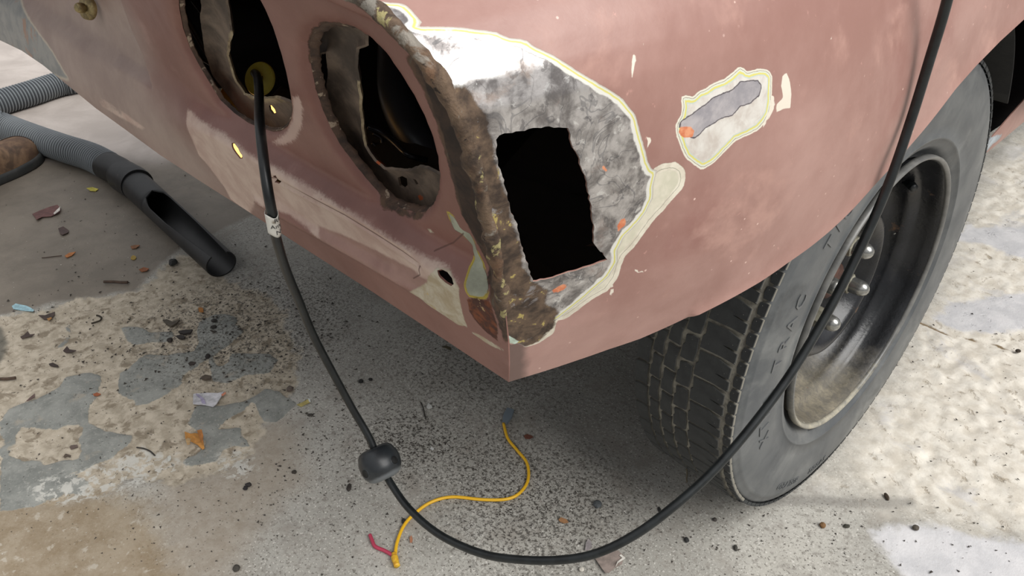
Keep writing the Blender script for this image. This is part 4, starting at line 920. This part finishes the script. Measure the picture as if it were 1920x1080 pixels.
# ------------------------------------------------------------------ shoe
sb = floorp(-20, 300)
shoe = empty('shoe', sb, 'scuffed brown leather shoe toe beside the grey hose', 'shoe')
toe = floorp(72, 292); heel = floorp(-235, 455); ax_ = heel-toe; Ls = .30; ax_ /= np.linalg.norm(ax_); ax_[2] = 0; ax_ /= np.linalg.norm(ax_); sdv = np.array([-ax_[1], ax_[0], 0])
def shoe_sec(t):   # half width, height of upper along length
    w = .050*math.sqrt(max(0, 1-(1-min(t/.28, 1))**2.2))*(1-.25*sstep(.35, .65, t)+.1*sstep(.75, .9, t)); h = .052*math.sqrt(max(0, 1-(1-min(t/.20, 1))**2))*(1+1.0*sstep(.32, .62, t)); 
    if t > .88: w *= math.sqrt(max(0, 1-((t-.88)/.12)**2))
    return max(w, .0008), max(h, .002)
V_ = []; F_ = []; nT = 46; nS = 22
for i in range(nT+1):
    t = (i/nT)**1.3; w, h = shoe_sec(t)
    for j in range(nS+1):
        a = PI*j/nS; x = math.cos(a)*w; z = .022+math.sin(a)**.85*h
        V_.append(toe+ax_*(.004+t*(Ls-.008))+sdv*x+np.array([0, 0, z])-sb)
for i in range(nT):
    for j in range(nS): A = i*(nS+1)+j; F_.append((A, A+1, A+nS+2, A+nS+1))
mesh_obj('upper', V_, F_, M_shoe, shoe)
out = [];
for i in range(nT+1):
    t = (i/nT)**1.3; w, _ = shoe_sec(t); out.append((t, w+.0055))
ringp = [toe+ax_*(t*Ls)+sdv*w for t, w in out]+[toe+ax_*(t*Ls)-sdv*w for t, w in out[::-1]]
V_ = []; F_ = []; n = len(ringp)
for z, k in ((.001, -.002), (.004, 0), (.017, .0), (.0225, -.002), (.024, -.006)):
    c = toe+ax_*Ls*.5
    for p in ringp: d = p-c; V_.append(p+d/np.linalg.norm(d)*k+np.array([0, 0, z])-sb)
for l in range(4):
    for i in range(n): j = (i+1) % n; F_.append((l*n+i, l*n+j, (l+1)*n+j, (l+1)*n+i))
F_.append(tuple(range(n))[::-1]); F_.append(tuple(range(4*n, 5*n)))
mesh_obj('sole', V_, F_, M_sole, shoe)
pts = []
for t, f in ((.05, .15), (.06, .35), (.10, .48), (.17, .52), (.24, .56), (.30, .62), (.36, .70), (.46, .74)):
    w, h = shoe_sec(t); a = PI*f; pts.append(toe+ax_*(.004+t*(Ls-.008))+sdv*(-math.cos(a)*-w)+np.array([0, 0, .0225+math.sin(a)**.85*h])-sb)
V_, F_ = tube(crom(pts, 6), .0011, 6); mesh_obj('toe_seam', V_, F_, M_stitch, shoe)

# ------------------------------------------------------------------ litter on the floor
MATS = {}
def cm(c, r=.7):
    if (c, r) not in MATS: MATS[(c, r)] = material('litter_%d_%d_%d' % c, (tuple(int(v*.82) for v in c), c, 90), r)
    return MATS[(c, r)]
def flake(name, cat, label, px, col, th=.0012, lift=.002, tilt=0., group=None, edge=None):
    P = np.array([floorp(*p) for p in px]); c = P.mean(0); c[2] = 0
    o = empty(name, c, label, cat, group) if edge else None
    n = len(P); Q = P-c; R_ = np.linalg.norm(Q[:, :2], axis=1).max()
    # slightly curled sheet: rings towards the centre
    V_ = []; F_ = []
    ph = random.uniform(0, 6.28); dv = np.array([math.cos(ph), math.sin(ph)])
    def hh(q): s = (q[:2]@dv)/R_; return lift+tilt*R_*s+.22*R_*s*s*(.6 if th < .002 else .15)
    for k in (1., .5):
        for q in Q: V_.append((q[0]*k, q[1]*k, hh(q*k)))
    V_.append((0, 0, hh(Q[0]*0)))
    m = len(V_); V_ += [(x, y, z-th) for x, y, z in V_]
    zmin = min(v[2] for v in V_); V_ = [(x, y, z-zmin+.0012) for x, y, z in V_]
    for i in range(n):
        j = (i+1) % n
        F_ += [(i, j, n+j, n+i), (n+i, n+j, 2*n), (m+j, m+i, m+n+i, m+n+j), (m+n+j, m+n+i, m+2*n), (j, i, m+i, m+j)]
    if edge:
        body = mesh_obj('sheet', V_, F_, cm(col), o, smooth=False)
        for nm, epx, ecol in edge:
            E_ = np.array([floorp(*p) for p in epx])-c; E_[:, 2] = max(v[2] for v in V_)+.0003
            mesh_obj(nm, list(E_)+[tuple(e-[0, 0, .0008]) for e in E_], [tuple(range(len(E_))), tuple(range(2*len(E_)-1, len(E_)-1, -1))]+[(i, i+len(E_), (i+1) % len(E_)+len(E_), (i+1) % len(E_)) for i in range(len(E_))], cm(ecol), o, smooth=False)
        return o
    o = mesh_obj(name, V_, F_, cm(col), None, smooth=False, loc=c); return tag(o, label, cat, group)
def around(u, v, w, h, n=7, seed=0, rot=0.):
    r = random.Random(seed*77+int(u)); out = []
    for i in range(n):
        a = 2*PI*i/n; k = r.uniform(.7, 1.15); x, y = w/2*k*math.cos(a), h/2*k*math.sin(a); c, s = math.cos(rot), math.sin(rot); out.append((u+x*c-y*s, v+x*s+y*c))
    return out
flake('paint_flake', 'paint chip', 'largest reddish-brown paint flake with a white broken edge, below the vacuum hose', [(61,403),(75,397),(95,391),(109,388),(115,393),(113,400),(97,408),(80,409),(70,417),(67,410)], (112, 76, 72), edge=[('broken_edge', [(115,392),(114,400),(104,407),(102,405),(109,398)], (226, 220, 210))])
flake('paint_flake', 'paint chip', 'dark brown squarish paint flake just below the large reddish one', [(110,431),(120,428),(129,433),(129,438),(118,444),(113,440)], (82, 64, 60))
flake('paint_flake', 'paint chip', 'pale blue paint chip at the left edge of the rough concrete', [(24,578),(31,573),(50,575),(58,579),(66,586),(63,588),(45,584),(26,582)], (168, 206, 216))
flake('paint_flake', 'paint chip', 'dark brown half-moon flake right of the pale blue chip', [(73,594),(85,593),(104,587),(103,593),(96,600),(84,601)], (74, 60, 54), edge=[('orange_layer', [(89,601),(97,598),(99,600),(93,605)], (160, 116, 66))])
flake('paint_flake', 'paint chip', 'dark brown two-pointed flake below the pale blue chip', [(39,634),(46,630),(53,623),(57,629),(66,629),(60,633),(51,634),(42,637)], (76, 62, 56))
flake('paint_flake', 'paint chip', 'dark brown pointed flake with a tail in the middle of the rough concrete', [(119,660),(127,652),(131,657),(144,660),(136,663),(124,663)], (72, 58, 54))
flake('paint_flake', 'paint chip', 'small dark brown oval flake with a glint at the rough concrete, lower left', [(92,684),(100,682),(110,687),(111,690),(100,689),(94,687)], (66, 54, 48))
flake('paper_scrap', 'scrap', 'white and lilac torn paper scrap on the grey concrete skim', [(363,741),(367,740),(390,739),(410,740),(421,738),(414,748),(406,760),(400,765),(385,762),(363,761)], (206, 204, 208), th=.0015, lift=.004, edge=[('lilac_print', [(368,742),(374,744),(384,752),(387,761),(380,760),(376,750),(370,746)], (168, 160, 186)), ('orange_print', [(416,744),(424,739),(425,742),(418,747)], (214, 140, 110))])
flake('dry_leaf', 'leaf', 'curled orange dry leaf on the grey concrete skim', [(350,822),(360,822),(368,819),(376,818),(381,824),(384,842),(380,845),(372,838),(362,835),(351,834)], (206, 146, 76), th=.001, lift=.006, tilt=.35, edge=[('fold', [(352,837),(356,834),(362,836),(360,846),(355,847)], (190, 156, 110)), ('tip', [(373,820),(382,818),(385,830),(384,844),(378,835)], (184, 120, 62))])
flake('dry_leaf', 'leaf', 'yellow leaf scrap with a pale tip left of the hanging cord', [(557,761),(566,757),(574,753),(580,751),(582,756),(573,760),(565,765)], (196, 180, 112), edge=[('pale_tip', [(578,750),(582,751),(583,757),(580,756)], (220, 224, 220))])
flake('dry_leaf', 'leaf', 'small bright yellow leaf below the hose collar', [(164,358),(174,354),(185,356),(180,360),(170,360)], (226, 214, 96), tilt=.2)
flake('dry_leaf', 'leaf', 'small orange leaf below and right of the two brown flakes', [(122,482),(130,476),(143,475),(135,481),(126,485)], (184, 116, 62))
flake('dry_leaf', 'leaf', 'small dull orange leaf left of the nozzle tip, topmost of two', [(245,464),(254,461),(263,462),(256,467),(248,468)], (146, 98, 60))
flake('dry_leaf', 'leaf', 'small dull orange leaf left of the nozzle tip, lower of two', [(261,508),(270,503),(280,506),(276,510),(266,511)], (150, 90, 52))
flake('dry_leaf', 'leaf', 'tiny round yellow leaf between the two dull orange leaves', around(251, 485, 11, 9, 7, 3), (176, 146, 60))
flake('dry_leaf', 'leaf', 'round bright orange seed or leaf above the grey skim patch', around(377, 583, 12, 9, 8, 4), (188, 124, 56), th=.002)
flake('dry_leaf', 'leaf', 'tan oval leaf on the dark gritty patch right of the yellow wire', [(1047,976),(1052,972),(1062,976),(1066,981),(1058,983),(1050,980)], (176, 130, 88))
flake('dry_leaf', 'leaf', 'brown-red leaf inside the top of the yellow wire loop', [(982,819),(988,816),(995,818),(1000,821),(993,825),(985,824)], (122, 76, 60))
flake('dry_leaf', 'leaf', 'small orange leaf between the red tail and the yellow wire', [(768,1010),(772,1006),(774,1012),(773,1019),(769,1019)], (190, 130, 98))
flake('dry_leaf', 'leaf', 'small orange fleck at the upper edge of the lower-left skim patch', [(175,741),(182,738),(190,741),(184,744),(177,744)], (172, 98, 62))
flake('leaf_scrap', 'leaf', 'thin curled greenish leaf on the dark floor under the car corner', [(828,652),(836,650),(845,653),(846,658),(842,657),(836,654)], (92, 84, 62))
flake('foil_scrap', 'scrap', 'dull mauve plastic scrap under the cord at the bottom edge', [(1113,1046),(1122,1040),(1140,1034),(1158,1036),(1170,1047),(1166,1060),(1152,1066),(1142,1076),(1134,1077),(1126,1066)], (146, 132, 124), th=.0012, lift=.002, edge=[('white_tear', [(1164,1044),(1172,1051),(1168,1054),(1158,1060),(1154,1067),(1157,1058),(1166,1051),(1161,1046)], (222, 218, 208))])
flake('foil_scrap', 'scrap', 'small lilac-grey scrap above the cord next to the mauve one', [(1097,1034),(1098,1020),(1103,1013),(1108,1018),(1110,1028),(1104,1034)], (150, 142, 142))
flake('paint_flake', 'paint chip', 'small white chip left of the orange leaf cluster', around(318, 861, 10, 12, 7, 5), (222, 222, 214))
flake('paint_flake', 'paint chip', 'small white chip on the dark floor above the yellow wire', [(800,766),(803,759),(808,762),(811,766),(804,768)], (226, 226, 220), th=.002)
flake('paint_flake', 'paint chip', 'tiny white chip right of the cord above the stopper', [(806,843),(810,840),(814,844),(811,846)], (230, 230, 226))
flake('paint_flake', 'paint chip', 'grey-brown rectangular flake in the pale patch at lower left', [(131,840),(134,837),(146,836),(147,840),(134,845)], (112, 96, 88))
flake('paint_flake', 'paint chip', 'dark arched flake in the pale patch at lower left', [(120,858),(124,853),(134,856),(133,859),(127,857),(122,860)], (96, 82, 70))
flake('paint_flake', 'paint chip', 'mauve-brown flake at the left edge of the lower skim patch', [(50,754),(56,748),(66,740),(66,746),(56,752)], (108, 86, 80))
flake('bark_scrap', 'scrap', 'dark oval scrap on the grey skim left of the round pebble', [(353,683),(359,680),(368,681),(364,686),(356,687)], (60, 50, 44))
flake('bark_scrap', 'scrap', 'mottled dark scrap in the rough concrete above the skim patches', [(306,603),(314,602),(326,607),(338,602),(332,609),(322,615),(313,611)], (84, 76, 64), th=.003)
flake('bark_scrap', 'scrap', 'blackish ragged scrap, larger of the pair beside the skim patch', [(335,624),(345,622),(362,621),(358,627),(346,629),(338,628)], (48, 42, 38), th=.003)
flake('bark_scrap', 'scrap', 'blackish ragged scrap just below the larger one beside the skim patch', [(331,633),(340,631),(348,634),(346,638),(336,637)], (52, 46, 42), th=.003)
flake('bark_scrap', 'scrap', 'brown oval scrap between the two skim patches', [(378,710),(386,706),(397,708),(396,713),(386,715),(380,714)], (92, 80, 68), th=.003)
def pebble(name, cat, label, u, v, w, h, col, group=None, seed=0):
    c = floorp(u, v); a = floorp(u-w/2, v); b = floorp(u+w/2, v); rx = np.linalg.norm(b-a)/2; bm = bmesh.new(); bmesh.ops.create_icosphere(bm, subdivisions=2, radius=1)
    ry = rx*h/w*1.4; rz = min(rx, ry)*.8
    for q in bm.verts:
        k = 1+.28*mnoise.noise(q.co*1.7+Vector((seed*3.1, u, v))); q.co = Vector((q.co.x*rx*k, q.co.y*ry*k, max(q.co.z*rz*k, -rz*.5)))
    me = bpy.data.meshes.new(name); bm.to_mesh(me); bm.free(); me.materials.append(cm(col, .85)); o = bpy.data.objects.new(name, me); COL.objects.link(o)
    o.location = (c[0], c[1], rz*.5+.0008); o.rotation_euler = (0, 0, YAW*-1*0+(-YAW if False else YAW*-1)) if False else (0, 0, math.atan2(RT[1], RT[0]))
    return tag(o, label, cat, group)
for i, (u, v, w, h, c, l) in enumerate([
    (390, 670, 10, 9, (44, 38, 36), 'round black pebble on the grey skim patch'), (319, 640, 11, 8, (52, 46, 42), 'black pebble at the right tip of the small skim patch'),
    (402, 603, 12, 6, (56, 52, 48), 'flat dark pebble near the top of the large skim patch, upper of two'), (401, 615, 12, 6, (52, 48, 44), 'flat dark pebble near the top of the large skim patch, lower of two'),
    (655, 916, 9, 14, (56, 50, 44), 'upright dark pebble left of the cord stopper'), (466, 911, 13, 7, (50, 46, 44), 'upper pebble of the touching pair at lower centre left'), (461, 917, 9, 8, (42, 38, 38), 'lower pebble of the touching pair at lower centre left'),
    (552, 887, 10, 6, (60, 54, 46), 'dark pebble between the pale patch and the cord'), (582, 780, 12, 5, (64, 60, 54), 'thin dark pebble below the yellow leaf scrap'), (544, 732, 13, 10, (104, 92, 84), 'dusty brown pebble on the skim near the hanging cord'),
    (677, 717, 10, 7, (40, 38, 36), 'black pebble right of the cord under the car, left of two'), (695, 713, 8, 5, (42, 40, 38), 'black pebble right of the cord under the car, right of two'),
    (757, 979, 8, 9, (44, 42, 40), 'black pebble left of the yellow wire near its crimp'), (1340, 976, 8, 6, (78, 72, 68), 'small grey pebble right of the cord below the tyre'), (1287, 1014, 9, 9, (46, 46, 44), 'small black twig-like pebble below the tyre'),
    (1379, 1029, 8, 10, (70, 68, 62), 'dark grey pebble near the bottom edge right of the cord'), (1236, 957, 6, 9, (40, 40, 38), 'black crumb touching the cord below the tyre'), (1120, 948, 16, 12, (86, 90, 92), 'blue-grey stone in the gritty patch below the tyre'),
    (1662, 933, 8, 14, (70, 58, 44), 'upright brown pebble on the bright floor right of the tyre'), (1587, 988, 12, 6, (66, 64, 54), 'dark pebble on the bright floor, middle of the scattered three'), (1542, 987, 12, 9, (130, 96, 60), 'orange-brown pebble on the bright floor, leftmost of the scattered three'),
    (1716, 992, 12, 9, (90, 82, 72), 'grey-brown pebble on the bright floor, rightmost of the scattered three'), (210, 1068, 14, 10, (60, 56, 50), 'dark pebble at the bottom left edge') if False else (444, 1068, 14, 11, (70, 66, 60), 'dark pebble at the bottom edge left of the wire'),
    (1090, 1069, 10, 8, (206, 200, 188), 'small pale stone under the cord at the bottom edge'), (325, 495, 16, 14, (58, 58, 56), 'dark round stone left of the nozzle tip'), (1908, 660, 10, 6, (60, 50, 40), 'dark pebble at the right edge below the crack')]):
    pebble('pebble', 'pebble', l, u, v, w, h, c, seed=i)
def twig(label, px, r=.0012, col=(84, 66, 54)):
    P = [floorp(*p)+[0, 0, r*1.4+.0008] for p in px]; c = P[0]*1.; V_, F_ = tube(crom(P, 4)-c, r, 7); o = mesh_obj('twig', V_, F_, cm(col, .85), loc=c); return tag(o, label, 'twig')
twig('brown twig lying above the rough concrete left of the nozzle', [(196,532),(215,532),(228,533),(241,533)], .0028)
twig('short brown twig at the left edge of the rough concrete', [(-20,714),(0,714),(15,714),(31,712)], .0026)
twig('thin dark twig in the pale crust at lower left', [(257,841),(270,843),(282,848),(291,856)], .0011, (60, 56, 50))
twig('fine dark twig on the concrete left of the orange leaf', [(79,485),(90,484),(105,482),(116,481)], .0009)
twig('small hooked dark twig on the rough concrete', [(172,609),(182,606),(189,603),(191,598),(187,595),(182,594)], .0016, (58, 50, 40))
twig('dark sprig crossing the dust above the yellow wire', [(790,757),(794,768),(796,778),(799,788)], .0009, (50, 46, 40))
twig('pale stalk poking from the grooves of the tyre onto the floor', [(1287,880),(1288,890),(1287,900),(1288,906)], .0008, (150, 136, 110))
# uncountable crumbs of grit
def crumbs(name, spec, mat, label, zr=.5):
    m = MB(); base_ = ([(1, 0, 0), (-.6, .8, 0), (-.6, -.8, 0), (0, 0, .9), (0, 0, -.5)], [(0, 1, 3), (1, 2, 3), (2, 0, 3), (1, 0, 4), (2, 1, 4), (0, 2, 4)])
    for (u, v, su, sv, n, s0, s1) in spec:
        for _ in range(n):
            p = floorp(random.gauss(u, su), random.gauss(v, sv)); s_ = .8*s0*(s1/s0)**(random.random()**2.4)
            if p[1] > 2.2 or p[0] < -3.2: continue
            if -.16 < p[0] < .03 and abs(p[1]) < .12: continue
            m.add(base_, Matrix.Translation((p[0], p[1], s_*zr*.5+.0006)) @ Matrix.Rotation(random.uniform(0, 6.28), 4, 'Z') @ Matrix.Diagonal((s_*random.uniform(.7, 1.5), s_*random.uniform(.6, 1), s_*zr, 1)))
    return tag(m.obj(name, mat, smooth=False), label, 'grit', kind='stuff')
crumbs('dark_grit', [(1010,950,110,55,2600,.0007,.0022),(760,830,70,35,1100,.0008,.0035),(930,890,90,50,1300,.0007,.0022),(620,780,90,110,600,.0008,.004),(440,610,110,60,900,.001,.0055),(260,640,130,60,420,.001,.005),(180,420,120,90,160,.001,.004),(820,700,160,80,350,.0008,.003),(300,880,220,120,420,.0008,.003),(1400,990,200,55,420,.0007,.003),(560,960,180,80,500,.0007,.0028),(1800,760,140,180,260,.001,.004)],
       cm((66, 60, 54), .9), 'scattered dark grit and crumbs over the concrete')
crumbs('pale_grit', [(1000,930,220,80,500,.0006,.0014),(400,760,260,180,500,.0006,.0016),(180,420,140,90,90,.0008,.002),(1300,980,300,60,300,.0006,.0014)], cm((222, 218, 208), .6), 'scattered pale sand specks over the concrete')
